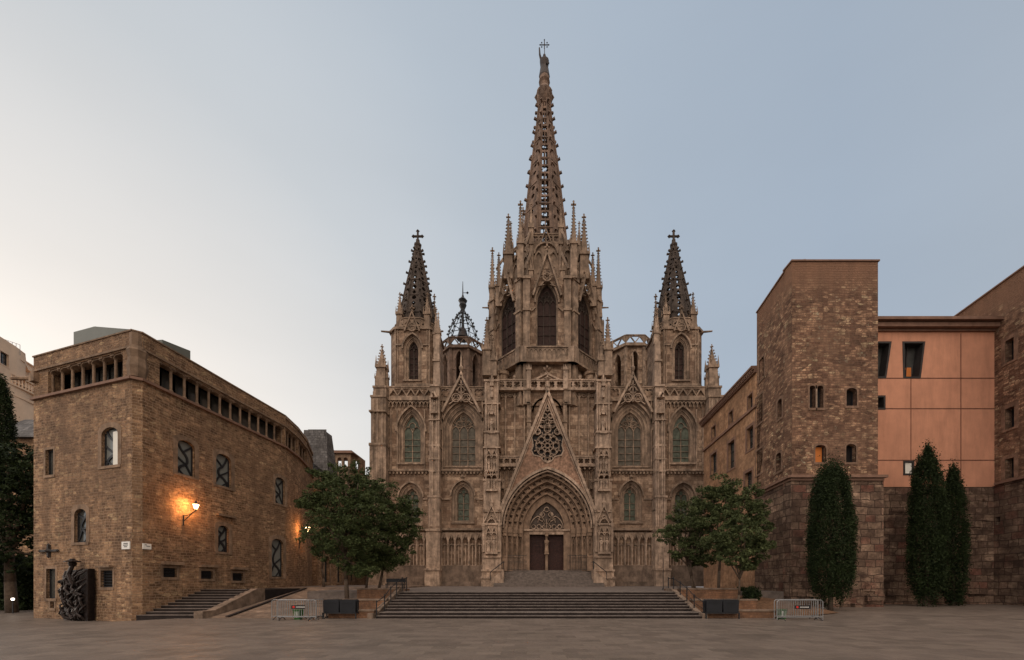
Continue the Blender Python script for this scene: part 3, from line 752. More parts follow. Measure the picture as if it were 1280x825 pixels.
    # single statue niche high up
    for (za, zb, w) in ((546, 508, 1.4), ):
        for q in (-1, 1): nic.tube(FC.p(uc + q * .42, Z(za, w), w + .15), FC.p(uc + q * .42, Z(zb, w), w + .15), .08, 6)
        nic.figure(FC, uc, w + .2, Z(541, w), 1.6); nic.box(FC, uc - .4, uc + .4, Z(543, w), Z(541, w), w, w + .4)
        nic.bar(FC, arch(uc, .38, Z(520, w), .6, n=4), .1, w, w + .36)
        nic.pinnacle(FC, uc, w + .15, Z(519, w), Z(503, w), .2, .3, 4)
        nic.figure(FC, uc, w + .2, Z(498, w), 1.5); nic.pinnacle(FC, uc, w + .2, Z(484, w), Z(466, w), .22, .3, 4)
    for q in (-1, 1):
        nic.tube(FC.p(uc + q * .7, Z(600, 1.6), 1.62), FC.p(uc + q * .7, Z(478, 1.4), 1.45), .11, 6)
        nic.pyr(FC, uc + q * .62, 1.8, Z(596, 1.8), Z(560, 1.8), .1, .03)
    ob = b.build('statue_pier', CP, CB)
    nic.build('statue_niche', CP, ob)
    for (px, w, yt, hw, sh, ck) in ((609.5, .9, 405, .5, .45, 9), (617.5, .9, 428, .42, .4, 6), (614, 0, 418, .5, .5, 6)):
        b = MB(); b.pinnacle(FC, s * A(px), w, Z(476), Z(yt), hw, sh, ck); b.build('pinnacle', CV, CB)
    if 0: b.pinnacle(FC, s * A(609.5), .9, Z(476), Z(405), .5, .45, 9)
    b = MB()   # sloping cheek wall beside the portal steps
    u0, u1 = s * A(613, 2.5), s * A(629, 2.5)
    lo, hi = (u0, u1) if abs(u0) > abs(u1) else (u1, u0)
    q = [(lo, 1.5), (hi, 1.5), (hi, 3.5), (lo, 2.3)]
    b.slab(FC, q, [], 2.2, 3.9)
    b.build('cheek_wall', CP, CB)
    b = MB()
    b.path([FC.p(lo, 3.2, 3.8), FC.p(hi, 4.4, 3.8), FC.p(hi, 4.4, 2.4)], .05); b.tube(FC.p(lo, 3.2, 3.8), FC.p(lo, 2.2, 3.8), .04); b.tube(FC.p(hi, 4.4, 3.8), FC.p(hi, 3.4, 3.8), .04)
    b.build('handrail', M['black'], CB)

# ---- central wall between the great piers
pw = 1.5
uo = A(622)
op = [(-5.2, ZB), (-5.2, 8.6)] + arch(0, 5.2, 8.6, 6.4) + [(5.2, 8.6), (5.2, ZB)]
zt = Z(489)
wall.slab(FC, [(-uo, ZB)] + op + [(uo, ZB), (uo, zt), (-uo, zt)], [], -1.3, 0)
for s in (-1, 1):
    trim = MB()
    for px in (624, 632, 643.5, 655.5):
        trim.bar(FC, [(s * A(px), Z(572)), (s * A(px), Z(492))], .16, 0, .22)
    for a_, b_ in ((624, 632), (632, 643.5), (643.5, 655.5)):
        c = s * A((a_ + b_) / 2); h = (b_ - a_) / 20
        trim.bar(FC, arch(c, h, Z(500), .55, n=4), .1, 0, .2); trim.bar(FC, circ(c, Z(494), .3, 8), .08, 0, .2, True)
    trim.box(FC, s * A(659), s * A(663.5), Z(560), Z(478), 0, .55)
    for y in (507, 530, 548): trim.box(FC, s * A(658.4), s * A(664), Z(y), Z(y - 1.5), 0, .65)
    trim.bar(FC, arch(s * A(672.5) * 0, A(666), Z(515), 1.6, n=8), .18, 0, .3)
    bl = MB(); parapet(bl, FC, s * A(622), s * A(654), Z(582.5), Z(573), .3, .55)
    bl.box(FC, s * A(622), s * A(654), Z(585), Z(582.5), 0, .7); corbels(bl, FC, s * A(622), s * A(652), Z(585), .5, .5)
    bl.build('gallery', CP, CB)
    for px in (626, 631, 636, 641): trim.bar(FC, [(s * A(px), Z(640)), (s * A(px), Z(590))], .12, 0, .2)
    trim.figure(FC, s * A(628.5), .3, Z(612), 1.5)
    n = 12
    for i in range(n):   # crockets and foliage up the flank of the gable
        tt = (i + .5) / n
        trim.knob(FC.p(s * (6.15 * (1 - tt) + .1), 10.0 + 15.2 * tt, pw), .2)
    trim.build('blind_tracery', CV, CB)
pr = MB()
for x0, x1 in ((622, 661), (662.5, 704.7), (706.2, 745.2)):
    parapet(pr, FC, (x0 - 683.6) / 10, (x1 - 683.6) / 10, Z(488.5), Z(478.5), .35, .6)
pr.box(FC, -A(622), A(622), Z(491), Z(488.5), 0, .75)
for s in (-1, 1):
    pr.pinnacle(FC, s * A(661), .6, Z(490), Z(450), .28, .6, 5)
    pr.pinnacle(FC, s * A(643), .5, Z(478), Z(470), .14, .4, 2); pr.pinnacle(FC, s * A(623), .5, Z(490), Z(468), .2, .5, 3)
pr.build('parapet', CP, CB)
g_ = MB()
for q in (-1, 1): g_.bar(FC, [(q * A(667), Z(478)), (0, Z(469.5))], .22, 0, .6)
g_.slab(FC, [(-A(668), Z(478)), (A(668), Z(478)), (0, Z(470))], [], -.3, .3)
g_.finial(FC.p(0, Z(471), .3), 1.5); g_.knob(FC.p(0, Z(464), .3), .5, .35)
g_.build('small_gable', CP, CB)

# ---- portal
PO = thing('portal', 'x', 'x', (0, 0, 0)); del PO['category']; del PO['label']; PO.parent = CB
a0, vs0, h0 = 5.63, 8.6, 7.2
gf, gz = A(622, pw), Z(645, pw); gt = Z(490, pw)
rose = [(0, Z(504, pw))] + [(x, Z(y, pw)) for x, y in ((.42, 515), (.8, 525), (1.15, 534), (1.5, 541), (1.95, 545), (1.85, 551), (1.75, 557), (1.95, 563), (1.7, 569), (1.2, 570), (.85, 571), (.6, 575), (.3, 577))]
rose = rose + [(0, Z(578.5, pw))] + [(-x, y) for x, y in rose[:0:-1]]
g_ = MB()
g_.slab(FC, [(-gf, vs0), (-gf, gz), (0, gt), (gf, gz), (gf, vs0)] + arch(0, a0, vs0, h0)[::-1], [rose], pw - .5, pw)
g_.build('gable_wall', M['rubble'], PO)
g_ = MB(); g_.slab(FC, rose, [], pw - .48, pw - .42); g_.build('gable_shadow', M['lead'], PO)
g_ = MB()
for q in (-1, 1): g_.bar(FC, [(q * (gf + .02), vs0), (q * (gf + .02), gz), (0, gt + .1)], .3, pw - .9, pw + .25)
for q in (-1, 1): g_.bar(FC, [(q * (gf - .32), gz + .2), (0, gt - .75)], .12, pw - .3, pw + .12)
g_.bar(FC, arch(0, a0, vs0, h0, .05, 14), .3, pw - .2, pw + .22)
g_.bar(FC, arch(0, a0, vs0, h0, -.3, 14), .16, pw - .2, pw + .1)
g_.pinnacle(FC, 0, pw - .1, gt - .1, Z(466, pw), .24, .3, 4); g_.knob(FC.p(0, Z(473, pw), pw), .45, .3)
g_.build('gable_moulding', CP, PO)
g_ = MB(); zc = Z(557, pw)
wt0, wt1 = pw - .38, pw + .05
g_.bar(FC, circ(0, zc, .3, 10), .13, wt0, wt1, True)
for i in range(8):
    t = math.pi / 8 + i * math.pi / 4; c, s_ = math.cos(t), math.sin(t)
    g_.bar(FC, [(.3 * c, zc + .3 * s_), (.95 * c, zc + .95 * s_)], .09, wt0, wt1)
    t2 = i * math.pi / 4; g_.bar(FC, circ(1.02 * math.cos(t2), zc + 1.02 * math.sin(t2), .36, 9), .1, wt0, wt1, True)
    g_.bar(FC, [(1.3 * c, zc + 1.3 * s_), (1.75 * c, zc + 1.75 * s_)], .09, wt0, wt1)
g_.bar(FC, circ(0, zc, 1.42, 22), .12, wt0, wt1, True)
for (x, y, r) in ((0, 512, .22), (-.35, 520, .3), (.35, 520, .3), (-.6, 530, .42), (.6, 530, .42), (0, 527, .3), (0, 536.5, .42), (-1.2, 539.5, .36), (1.2, 539.5, .36), (0, 574, .33)):
    g_.bar(FC, circ(x, Z(y, pw), r, 9), .1, wt0, wt1, True); g_.bar(FC, foil(x, Z(y, pw), r * .75, 4, 3), .06, wt0, wt1 - .03, True)
g_.bar(FC, rose, .14, wt0, wt1 + .02, True)
g_.build('rose_tracery', CP, PO)
NB = 18
prevd = 0
W_ = pw
for k in range(4):
    d0 = -.12 - .62 * k; d1 = d0 - .62; wk = pw - .45 * (k + 1) + .12
    o = MB()
    ring = [(-(a0 + d0), 3.4)] + arch(0, a0, vs0, h0, d0, 14) + [((a0 + d0), 3.4)]
    rin = [(-(a0 + d1), 3.4)] + arch(0, a0, vs0, h0, d1, 14) + [((a0 + d1), 3.4)]
    o.slab(FC, ring + rin[::-1], [], wk - .75, wk - .36)
    o.bar(FC, [(x * 1.0, y) for x, y in arch(0, a0, vs0, h0, d1 + .1, 14)], .2, wk - .4, wk + .02)
    o.bar(FC, [(x * 1.0, y) for x, y in arch(0, a0, vs0, h0, d0 - .05, 14)], .1, wk - .4, wk - .02)
    ob = o.build('archivolt', M['portal'], PO, smooth=False)
    bl = MB()
    pts = arch(0, a0, vs0, h0, (d0 + d1) / 2 + .02, 40)
    L = [0]
    for i in range(1, len(pts)): L.append(L[-1] + math.dist(pts[i], pts[i - 1]))
    nb = int(L[-1] / .86); nb += nb % 2
    for j in range(nb):
        a_, b_ = [], []
        for q in (.06, .70):
            t_ = (j + q if j < nb / 2 else j + 1 - q) * L[-1] / nb
            i = max(1, next(i for i, x in enumerate(L) if x >= t_ - 1e-9)); f = (t_ - L[i - 1]) / (L[i] - L[i - 1])
            a_.append((pts[i - 1][0] + (pts[i][0] - pts[i - 1][0]) * f, pts[i - 1][1] + (pts[i][1] - pts[i - 1][1]) * f))
        bl.bar(FC, [a_[0], ((a_[0][0] + a_[1][0]) / 2, (a_[0][1] + a_[1][1]) / 2), a_[1]], .25, wk - .4, wk - .04)
        bl.bar(FC, [a_[0], (a_[0][0] * .7 + a_[1][0] * .3, a_[0][1] * .7 + a_[1][1] * .3)], .4, wk - .4, wk + .06)
    bl.build('carved_figures', M['portal'], ob)
    for s in (-1, 1):   # jamb of this order
        j = MB()
        um = s * (a0 + (d0 + d1) / 2)
        j.box(FC, um - .3, um + .3, 8.1, 8.75, wk - .7, wk + .16); j.box(FC, um - .22, um + .22, 7.7, 8.1, wk - .4, wk + .1)
        j.tube(FC.p(s * (a0 + d1 + .05), 5.2, wk), FC.p(s * (a0 + d1 + .05), 8.1, wk), .09, 6)
        j.tube(FC.p(s * (a0 + d0 - .05), 5.2, wk - .05), FC.p(s * (a0 + d0 - .05), 8.1, wk - .05), .06, 6)
        j.bar(FC, [(um - .22, 6.9), (um, 7.6), (um + .22, 6.9)], .07, wk - .2, wk + .04); j.bar(FC, arch(um, .17, 6.6, .35, n=4), .07, wk - .2, wk + .04)
        j.bar(FC, [(um - .17, 5.3), (um - .17, 6.6)], .06, wk - .2, wk + .02); j.bar(FC, [(um + .17, 5.3), (um + .17, 6.6)], .06, wk - .2, wk + .02)
        j.box(FC, um - .33, um + .33, 3.4, 5.2, wk - .7, wk + .1); j.box(FC, um - .34, um + .34, 5.1, 5.28, wk - .4, wk + .18)
        j.build('jamb', M['portal'], PO)
# tympanum
wt = pw - .45 * 4 - .25
ai = a0 - .12 - .62 * 4
o = MB()
o.slab(FC, [(-ai - .1, 3.4), (-ai - .1, vs0)] + arch(0, a0, vs0, h0, ai - a0 + .1, 12) + [(ai + .1, vs0), (ai + .1, 3.4), (2.15, 3.4), (2.15, 8.55)] + arch(0, 2.2, 8.75, 3.4, 0, 8)[::-1] + [(-2.15, 8.55), (-2.15, 3.4)], [], wt - .4, wt)
o.bar(FC, arch(0, 2.2, 8.75, 3.4, .08, 8), .16, wt - .1, wt + .1)
o.build('inner_arch', M['portal'], PO)
o = MB(); o.slab(FC, [(-2.3, 8.5)] + arch(0, 2.25, 8.6, 3.6) + [(2.3, 8.5)], [], wt - .45, wt - .3)
ty = o.build('tympanum', CD, PO)
o = MB(); w0, w1 = wt - .3, wt - .12
o.bar(FC, [(0, 8.7), (0, 10)], .12, w0, w1)
for q in (-1, 1):
    for (cx, cy, r) in ((.95, 9.05, .28), (1.65, 9.05, .26), (.32, 9.05, .2)):
        o.bar(FC, circ(q * cx, cy, r, 9), .08, w0, w1, True)
    for k in range(4): o.bar(FC, [(q * .1, 8.8 + .2 * k), (q * (.45 + .1 * k), 9.7 + .3 * k), (q * (.2 + .32 * (3 - k)), 10.5 + .42 * (k - 1))], .08, w0, w1)
    o.bar(FC, arch(q * 1.1, 1.0, 8.9, 1.5, n=6), .1, w0, w1); o.bar(FC, arch(q * .75, .35, 9.6, .7, n=4), .07, w0, w1)
    o.bar(FC, circ(q * .55, 10.6, .3, 8), .07, w0, w1, True)
o.bar(FC, circ(0, 11.25, .3, 8), .08, w0, w1, True)
o.build('tracery', CP, ty)
o = MB(); o.box(FC, -2.2, 2.2, 8.05, 8.55, wt - .4, wt + .06); o.box(FC, -2.9, 2.9, 8.5, 8.72, wt - .3, wt + .2); o.build('lintel', CP, PO)
for s in (-1, 1):
    o = MB(); o.box(FC, s * .18, s * 2.15, 3.5, 8.05, wt - .75, wt - .6)
    d = o.build('door', M['door'], PO)
    o = MB()
    for i in range(5):
        for j in range(9):
            if (i * 7 + j * 3) % 2: continue
        # carved panels
    for i in range(4):
        for j in range(8):
            c = s * (.42 + .47 * i); z = 3.9 + .52 * j
            o.bar(FC, foil(c, z, .2), .05, wt - .62, wt - .55, True) if j > 3 else o.bar(FC, [(c, z - .2), (c, z + .2)], .07, wt - .62, wt - .56)
    o.build('carved_panels', M['door'], d)
o = MB(); o.box(FC, -.16, .16, 3.4, 5.6, wt - .6, wt - .1); o.box(FC, -.28, .28, 5.55, 5.75, wt - .5, wt + .1); o.box(FC, -.15, .15, 7.9, 8.4, wt - .5, wt - .1)
tr = o.build('trumeau', M['portal'], PO)
o = MB(); o.figure(FC, 0, wt - .1, 5.75, 2.0); o.pinnacle(FC, 0, wt, 7.8, 8.9, .18, .4, 3); o.build('statue', M['portal'], tr)
# iron grilles
for s in (-1, 1):
    o = MB(); wg = 1.1
    x0, x1 = s * 2.5, s * 5.5
    for i in range(17):
        x = x0 + (x1 - x0) * i / 16; o.tube(FC.p(x, 3.5, wg), FC.p(x, 5.4, wg), .022, 4)
    for z in (3.6, 4.5, 5.3): o.tube(FC.p(x0, z, wg), FC.p(x1, z, wg), .03, 4)
    o.build('iron_grille', M['black'], PO)
o = MB()   # steps to the doors
for i in range(11):
    z1 = 1.6 + (3.5 - 1.6) * (i + 1) / 11
    o.box(FC, -6.3, 6.3, 1.4 if i == 0 else 1.5, z1, -2.4, 4.6 - .38 * i)
o.build('portal_steps', M['step'], PO)
wall.build('facade_wall', G, CB)
o = MB(); o.box(FC, -A(470), A(470), ZB, 22, -34, -1.6); o.box(FC, -7.6, 7.6, ZB, 27.5, -34, -1.4)
o.build('nave', G, CB)
# ================================================================== spires and towers
def octpts(cx, cy, ap, n=8):
    """vertices of a regular octagon with a flat face toward -Y; ap = apothem"""
    r = ap / math.cos(math.pi / n)
    return [(cx + r * math.sin(-math.pi / n + 2 * math.pi * i / n), cy - r * math.cos(-math.pi / n + 2 * math.pi * i / n)) for i in range(n)]
def octfaces(cx, cy, ap, n=8):
    p = octpts(cx, cy, ap, n); out = []
    for i in range(n):
        a, b = Vector((*p[i], 0)), Vector((*p[(i + 1) % n], 0))
        out.append((Fr((a + b) / 2, b - a), (b - a).length / 2))
    return out

def pierced_spire(cx, cy, prof, nlev, parent, mat, rib=.2, crk=.28, hole=.3, n=8, name='spire', big=False):
    """octagonal openwork spire: prof = [(z, apothem)], a pierced panel per face and level"""
    def ap(z):
        for (z0, a0_), (z1, a1_) in zip(prof, prof[1:]):
            if z0 <= z <= z1: return a0_ + (a1_ - a0_) * (z - z0) / (z1 - z0)
        return prof[-1][1]
    zt, zb = prof[-1][0], prof[0][0]
    zs = [zb + (zt - zb) * (1 - (1 - i / nlev) ** 1.15) for i in range(nlev + 1)]
    body = MB(); ribs = body; ck = body
    for l in range(nlev):
        z0, z1 = zs[l], zs[l + 1]; A0, A1 = octpts(cx, cy, ap(z0), n), octpts(cx, cy, ap(z1), n)
        for i in range(n):
            j = (i + 1) % n
            bl, br_, tr_, tl = [Vector((*q, z)) for q, z in ((A0[i], z0), (A0[j], z0), (A1[j], z1), (A1[i], z1))]
            o = (bl + br_) / 2; top = (tl + tr_) / 2
            fr = Fr(o, br_ - bl, top - o); H = (top - o).length; b0 = (br_ - bl).length / 2; b1 = (tr_ - tl).length / 2
            bm_ = (b0 + b1) / 2; holes = []
            if bm_ > .16:
                r = min(bm_ * hole * 1.35, H * .36)
                if big and i % 4:
                    r = min(bm_ * .34, H * .34) if l % 3 else 0
                    holes = [circ(0, H * .5, r, 8)] if r else []
                elif big and l % 3 == 1: holes = [foil(0, H * .5, min(bm_ * .8, H * .5))]
                elif big: holes = [rect(-bm_ * .5, -.07, H * .12, H * .86), rect(.07, bm_ * .5, H * .12, H * .86)]
                elif bm_ > .9 and l % 3 != 2:
                    holes = [foil(x, H * .5, min(bm_ * .30, H * .4), 4, 4) for x in (-bm_ * .34, bm_ * .34)]
                elif l % 2: holes = [circ(0, H * .5, r, 8)]
                else: holes = [[(-r * .9, H * .5), (0, H * .5 - min(r * 1.5, H * .42)), (r * .9, H * .5), (0, H * .5 + min(r * 1.5, H * .42))]]
            body.slab(fr, [(-b0, 0), (b0, 0), (b1, H), (-b1, H)], holes, -.16, 0)
            if l % 3 == 0: body.bar(fr, [(-b0, 0), (b0, 0)], .14, -.1, .07)
    for i in range(n):
        pts = []
        for z, a in prof:
            q = octpts(cx, cy, a, n)[i]; pts.append(Vector((*q, z)))
        for p, q in zip(pts, pts[1:]): ribs.tube(p, q, rib * (.6 + .4 * (zt - p.z) / (zt - zb)), 5, rib * (.6 + .4 * (zt - q.z) / (zt - zb)))
        nc = int((zt - zb) / (crk * 4.2))
        for k in range(nc):
            z = zb + (zt - zb) * (k + .5) / nc; q = octpts(cx, cy, ap(z) + rib * .4 + crk * .25, n)[i]
            d = Vector((q[0] - cx, q[1] - cy, 0)).normalized()
            p = Vector((*q, z)); ck.tube(p - d * crk * .7, p + d * crk * .6 + Vector((0, 0, crk * .35)), crk * .28, 4, crk * .42)
    sp = body.build(name, mat, parent)
    return sp

# ---- side towers
for s in (-1, 1):
    tc_ = s * 16.95; hw = 3.0; hd = 2.45; ch = .85; cy = 50.55 + hd; cxw = AX + tc_
    z0, z1 = 24, Z(409, -.5)
    TW = thing('tower', 'x', 'x', (cxw, cy, z0)); del TW['label']; del TW['category']
    TW.location = (tc_, cy - 50, z0 - 1.6); TW.parent = CB
    FT = Fr((cxw, 50.55, 0), (1, 0, 0))
    hol = gwin(TW, FT, 0, .62, Z(474, -.5), Z(436, -.5), Z(424, -.5) - Z(436, -.5), 2, .26, .25, 2, M['glass_dark'], CV, bw=.1, rails=4, tm=M['carved_dark'])
    b = MB()
    b.slab(FT, rect(-hw + ch, hw - ch, z0, z1), [hol], -1, 0)
    c8 = [(-hw + ch, 0), (hw - ch, 0), (hw, ch), (hw, 2 * hd - ch), (hw - ch, 2 * hd), (-hw + ch, 2 * hd), (-hw, 2 * hd - ch), (-hw, ch)]
    for i in range(1, 8):
        p, q = c8[i], c8[(i + 1) % 8]
        P0 = Vector((cxw + p[0], 50.55 + p[1], 0)); P1 = Vector((cxw + q[0], 50.55 + q[1], 0))
        b.slab(Fr(P0, P1 - P0), rect(0, (P1 - P0).length, z0, z1), [], -.5, 0)
    b.add([(cxw + x, 50.55 + y, z1 - .3) for x, y in c8], [tuple(range(8))])
    b.build('tower_wall', G, TW)
    b = MB()
    for zz, w in ((Z(480, -.5), .2), (z1, .2)):
        b.slab(Fr((cxw, cy, zz), (1, 0, 0), (0, 1, 0)), [(x * (1 + w / hw), (y - hd) * (1 + w / hd)) for x, y in c8], [], -.3, 0)
    for q in (-1, 1):
        b.box(FT, q * 1.35, q * (hw - ch), Z(432, -.5), Z(430, -.5), 0, .14)
        b.bar(FT, [(q * (hw - ch), z0), (q * (hw - ch), z1)], .16, -.05, .12); b.bar(FT, [(q * (hw - ch - .3), z0 + 2), (q * (hw - ch - .3), z1)], .1, -.05, .08)
        b.tube(FT.p(q * (hw - .3), z1 - .3, -.5), FT.p(q * (hw + .9), z1 - .6, .2), .15, 5, .1)
    b.bar(FT, [(-.95, Z(415, -.5)), (0, Z(391, -.5)), (.95, Z(415, -.5))], .2, 0, .35)
    b.bar(FT, circ(0, Z(410, -.5), .5, 10), .12, 0, .3, True); b.bar(FT, foil(0, Z(410, -.5), .36, 4), .08, 0, .25, True)
    b.slab(FT, [(-.8, Z(413, -.5)), (.8, Z(413, -.5)), (0, Z(395, -.5))], [circ(0, Z(409, -.5), .45, 8)], 0, .2)
    b.finial(FT.p(0, Z(392, -.5), .15), 1.0)
    b.build('tower_mouldings', CV, TW)
    for q in (-1, 1):
        for yy, zz in ((.5, 363), (2 * hd - .5, 366)):
            b = MB(); b.pinnacle(FT, q * (hw - 1.25), -yy, z1, Z(zz, -yy), .38, .4, 6); b.build('pinnacle', CV, TW)
    b = MB()
    for i, (fr, h) in enumerate(octfaces(cxw, cy, 2.55)):
        parapet(b, fr, -h, h, z1 + .1, z1 + 1.0, -.1, .1, 'tri')
    b.build('tower_parapet', CV, TW)
    D = cy; k = D / 500
    zz = lambda py: CH + (HY - py) * k
    pierced_spire(cxw, cy, [(z1 - .2, 2.15), (zz(397), 2.05), (zz(360), 1.35), (zz(330), .72), (zz(309), .3)], 17, TW, CD, rib=.16, crk=.36, hole=.34)
    b = MB(); b.lathe(cxw, cy, [(.3, zz(310)), (.48, zz(308)), (.5, zz(306)), (.28, zz(304)), (.24, zz(300)), (.12, zz(299))], 8)
    zc = zz(295.5)
    b.tube((cxw, cy, zz(301)), (cxw, cy, zz(288)), .15, 6); b.tube((cxw - .58, cy, zc), (cxw + .58, cy, zc), .15, 6)
    for p in ((cxw - .58, cy, zc), (cxw + .58, cy, zc), (cxw, cy, zz(289))): b.knob(p, .27)
    b.build('cross', CD, TW)

# ---- great lantern and central spire
LY = 57.0; AP = 7.2
LN = thing('lantern', 'x', 'x', (0, 0, 0)); del LN['label']; del LN['category']
LN.location = (0, LY - 50, 26 - 1.6); LN.parent = CB
LD = LY - AP
lz = lambda py, D=LD: CH + (HY - py) * D / 500
Zs = lz(438); Zt = lz(347); Zd = 24
wallb = MB(); mo = MB()
fs = octfaces(AX, LY, AP)
for i, (fr, h) in enumerate(fs):
    bay = 1.15
    if i in (0, 1, 7, 2, 6):
        hol = gwin(LN, fr, 0, 1.2 if i == 0 else 1.5, lz(441), lz(379), lz(353) - lz(379), 1, .16, .28, 3, M['glass_dark'], CV, bw=.07, rails=4, tm=M['carved_dark'])
        wallb.slab(fr, rect(-h, h, Zd, Zt), [hol], -1, 0)
    else: wallb.slab(fr, rect(-h, h, Zd, Zt), [], -1, 0)
    # vertex buttresses
    for q in (-1, 1):
        u = q * (h - .45)
        mo.box(fr, u - .42, u + .42, Zd, lz(352), 0, .45); mo.box(fr, u - .5, u + .5, lz(390) - .15, lz(390) + .1, 0, .58)
        mo.bar(fr, [(u - q * .55, lz(390) - .02), (u - q * 1.15, lz(385))], .12, 0, .2)
        mo.box(fr, u - .5, u + .5, lz(352), lz(352) + .35, 0, .6)
        mo.bar(fr, [(u - .28, lz(430)), (u - .28, lz(395))], .09, .4, .52); mo.bar(fr, [(u + .28, lz(430)), (u + .28, lz(395))], .09, .4, .52)
    # gable over each window
    gt_, gb = lz(317), lz(372)
    mo.bar(fr, [(-1.75, gb), (0, gt_)], .22, .0, .5); mo.bar(fr, [(1.75, gb), (0, gt_)], .22, .0, .5)
    mo.slab(fr, [(-.7, lz(345)), (.7, lz(345)), (0, lz(322))], [foil(0, lz(340), .4)], .0, .14)
    mo.bar(fr, circ(0, lz(349), .5, 10), .1, .1, .4, True); mo.bar(fr, foil(0, lz(349), .4, 4, 4), .07, .1, .35, True)
    for q in (-1, 1):
        mo.bar(fr, [(q * .35, lz(358)), (q * 1.05, lz(360))], .08, .1, .35)
        for kx in range(7):
            tt = (kx + .5) / 7; mo.knob(fr.p(q * (1.75 * (1 - tt) + .2), gb + (gt_ - gb) * tt, .3), .16)
    mo.finial(fr.p(0, gt_ - .1, .25), 1.1)
    # balustrade skirting the lantern
    f2, h2 = octfaces(AX, LY, AP + .75)[i]
    n = 10
    ho = [] and [rect(-h2 + .5 + (2 * h2 - 1) * (j + .18) / n, -h2 + .5 + (2 * h2 - 1) * (j + .82) / n, lz(452), lz(443)) for j in range(n)]
    mo.slab(f2, rect(-h2, h2, lz(454.5), lz(439)), ho, -.45, 0)
    mo.box(f2, -h2, h2, lz(439), lz(439) + .18, -.9, .12); mo.box(f2, -h2, h2, lz(457), lz(454.5), -.9, .18)
    for j in range(n):
        c = -h2 + .5 + (2 * h2 - 1) * (j + .5) / n; mo.bar(f2, arch(c, .25, lz(444), .35, n=3), .07, -.1, .08); mo.box(f2, c - .29, c - .21, lz(454), lz(444), -.1, .08)
    mo.box(f2, -h2, -h2 + .75, lz(457), lz(438), -.5, .2); mo.box(f2, h2 - .75, h2, lz(457), lz(438), -.5, .2)
wallb.add([(*p, Zt - .1) for p in octpts(AX, LY, AP)], [tuple(range(8))])
wallb.build('lantern_wall', G, LN); mo.build('lantern_mouldings', CV, LN)
# pinnacles round the lantern
FL = Fr((AX, LY, 0), (1, 0, 0))
for (u, D, ytop, ybase, hw) in ((3.3, 49.7, 254, 350, .42), (3.1, 64.2, 262, 350, .42)):
    for q in (-1, 1):
        b = MB(); b.pinnacle(FL, q * u, LY - D, CH + (HY - ybase) * D / 500, CH + (HY - ytop) * D / 500, hw, .45, 11); b.build('pinnacle', CV, LN)
for (u, D, ytop, ybase, hw) in ((4.9, 51.9, 270, 352, .58), (7.15, 54.0, 312, 392, .42), (6.2, 52.8, 318, 385, .42), (2.0, 50.4, 322, 350, .3)):
    for q in (-1, 1):
        b = MB(); b.pinnacle(FL, q * u, LY - D, CH + (HY - ybase) * D / 500, CH + (HY - ytop) * D / 500, hw, .38, 10); b.build('pinnacle', CV, LN)
for q in (-1, 1):
    b = MB(); b.pyr(FL, q * 7.0, 3.0, lz(372), lz(345), .6, .45); b.box(FL, q * 6.6, q * 7.9, lz(440), lz(374), 1.5, 3.2)
    b.pinnacle(FL, q * 7.65, 2.4, lz(380), lz(362), .25, .3, 3)
    b.tube(FL.p(q * 7.0, lz(356), 3), FL.p(q * 8.5, lz(357), 3.2), .13, 5, .08)
    b.build('lantern_buttress', CV, LN)
# inner drum and openwork spire
b = MB()
for i, (fr, h) in enumerate(octfaces(AX, LY, 4.6)):
    z0, z1 = Zt - .2, 46.5
    b.slab(fr, rect(-h, h, z0, z1), [], -.4, 0)
    for x in (-.95, .95): b.bar(fr, lancet(x, .5, z0 + 1, z1 - 2.2, .9), .16, 0, .2)
    b.bar(fr, arch(0, 1.5, z1 - 1.6, 1.4), .18, 0, .3)
    parapet(b, fr, -h, h, z1, z1 + 1.1, -.3, -.05); 
    b.bar(fr, [(-h, z0), (-h, z1)], .5, -.2, .3)
    b.bar(fr, [(-.9, z1 - .6), (0, z1 + 1.6), (.9, z1 - .6)], .14, 0, .25)
for i, p in enumerate(octpts(AX, LY, 4.7)):
    b.pinnacle(Fr((p[0], p[1], 0), (1, 0, 0)), 0, 0, 46, 51.5, .32, .4, 6)
    q = octpts(AX, LY, 6.6)[i]; b.tube((*q, 44.5), (*p, 48.2), .16, 5); b.tube((*q, 41.5), (*p, 45.2), .16, 5)
b.build('upper_drum', CV, LN)
SPR = [(46.3, 3.1), (50, 2.9), (57, 2.2), (62, 1.62), (66.5, 1.08), (70.3, .72)]
pierced_spire(AX, LY, SPR, 22, LN, M['spire'], rib=.24, crk=.46, hole=.5, big=True)
b = MB()
b.lathe(AX, LY, [(.8, 69.8), (1.0, 70.2), (1.12, 70.5), (1.15, 71.6), (.95, 71.9), (.8, 72.2), (.6, 72.4), (.62, 72.9), (.8, 73.2), (.7, 73.8), (.35, 74.1)], 12)
for i in range(8):
    a = i * math.pi / 4; b.knob((AX + 1.15 * math.cos(a), LY + 1.15 * math.sin(a), 71.1), .28, .5)
b.build('spire_crown', M['spire'], LN)
b = MB()
h = 3.2; zb = 73.9
b.lathe(AX, LY, [(.75, zb), (.78, zb + .2), (.66, zb + .9), (.56, zb + 1.5), (.64, zb + 2.1), (.66, zb + 2.45), (.5, zb + 2.65), (.16, zb + 2.75), (.14, zb + 2.85), (.2, zb + 2.95), (.22, zb + 3.1), (.18, zb + 3.28), (.05, zb + 3.36)], 10, sx=1, sy=.75)
b.path([(AX - .42, LY, zb + 2.4), (AX - .66, LY - .15, zb + 3.1), (AX - .72, LY - .2, zb + 4.0)], .17, 6, .09)
b.path([(AX + .42, LY, zb + 2.4), (AX + .6, LY - .2, zb + 1.8), (AX + .3, LY - .4, zb + 1.5)], .13, 6, .1)
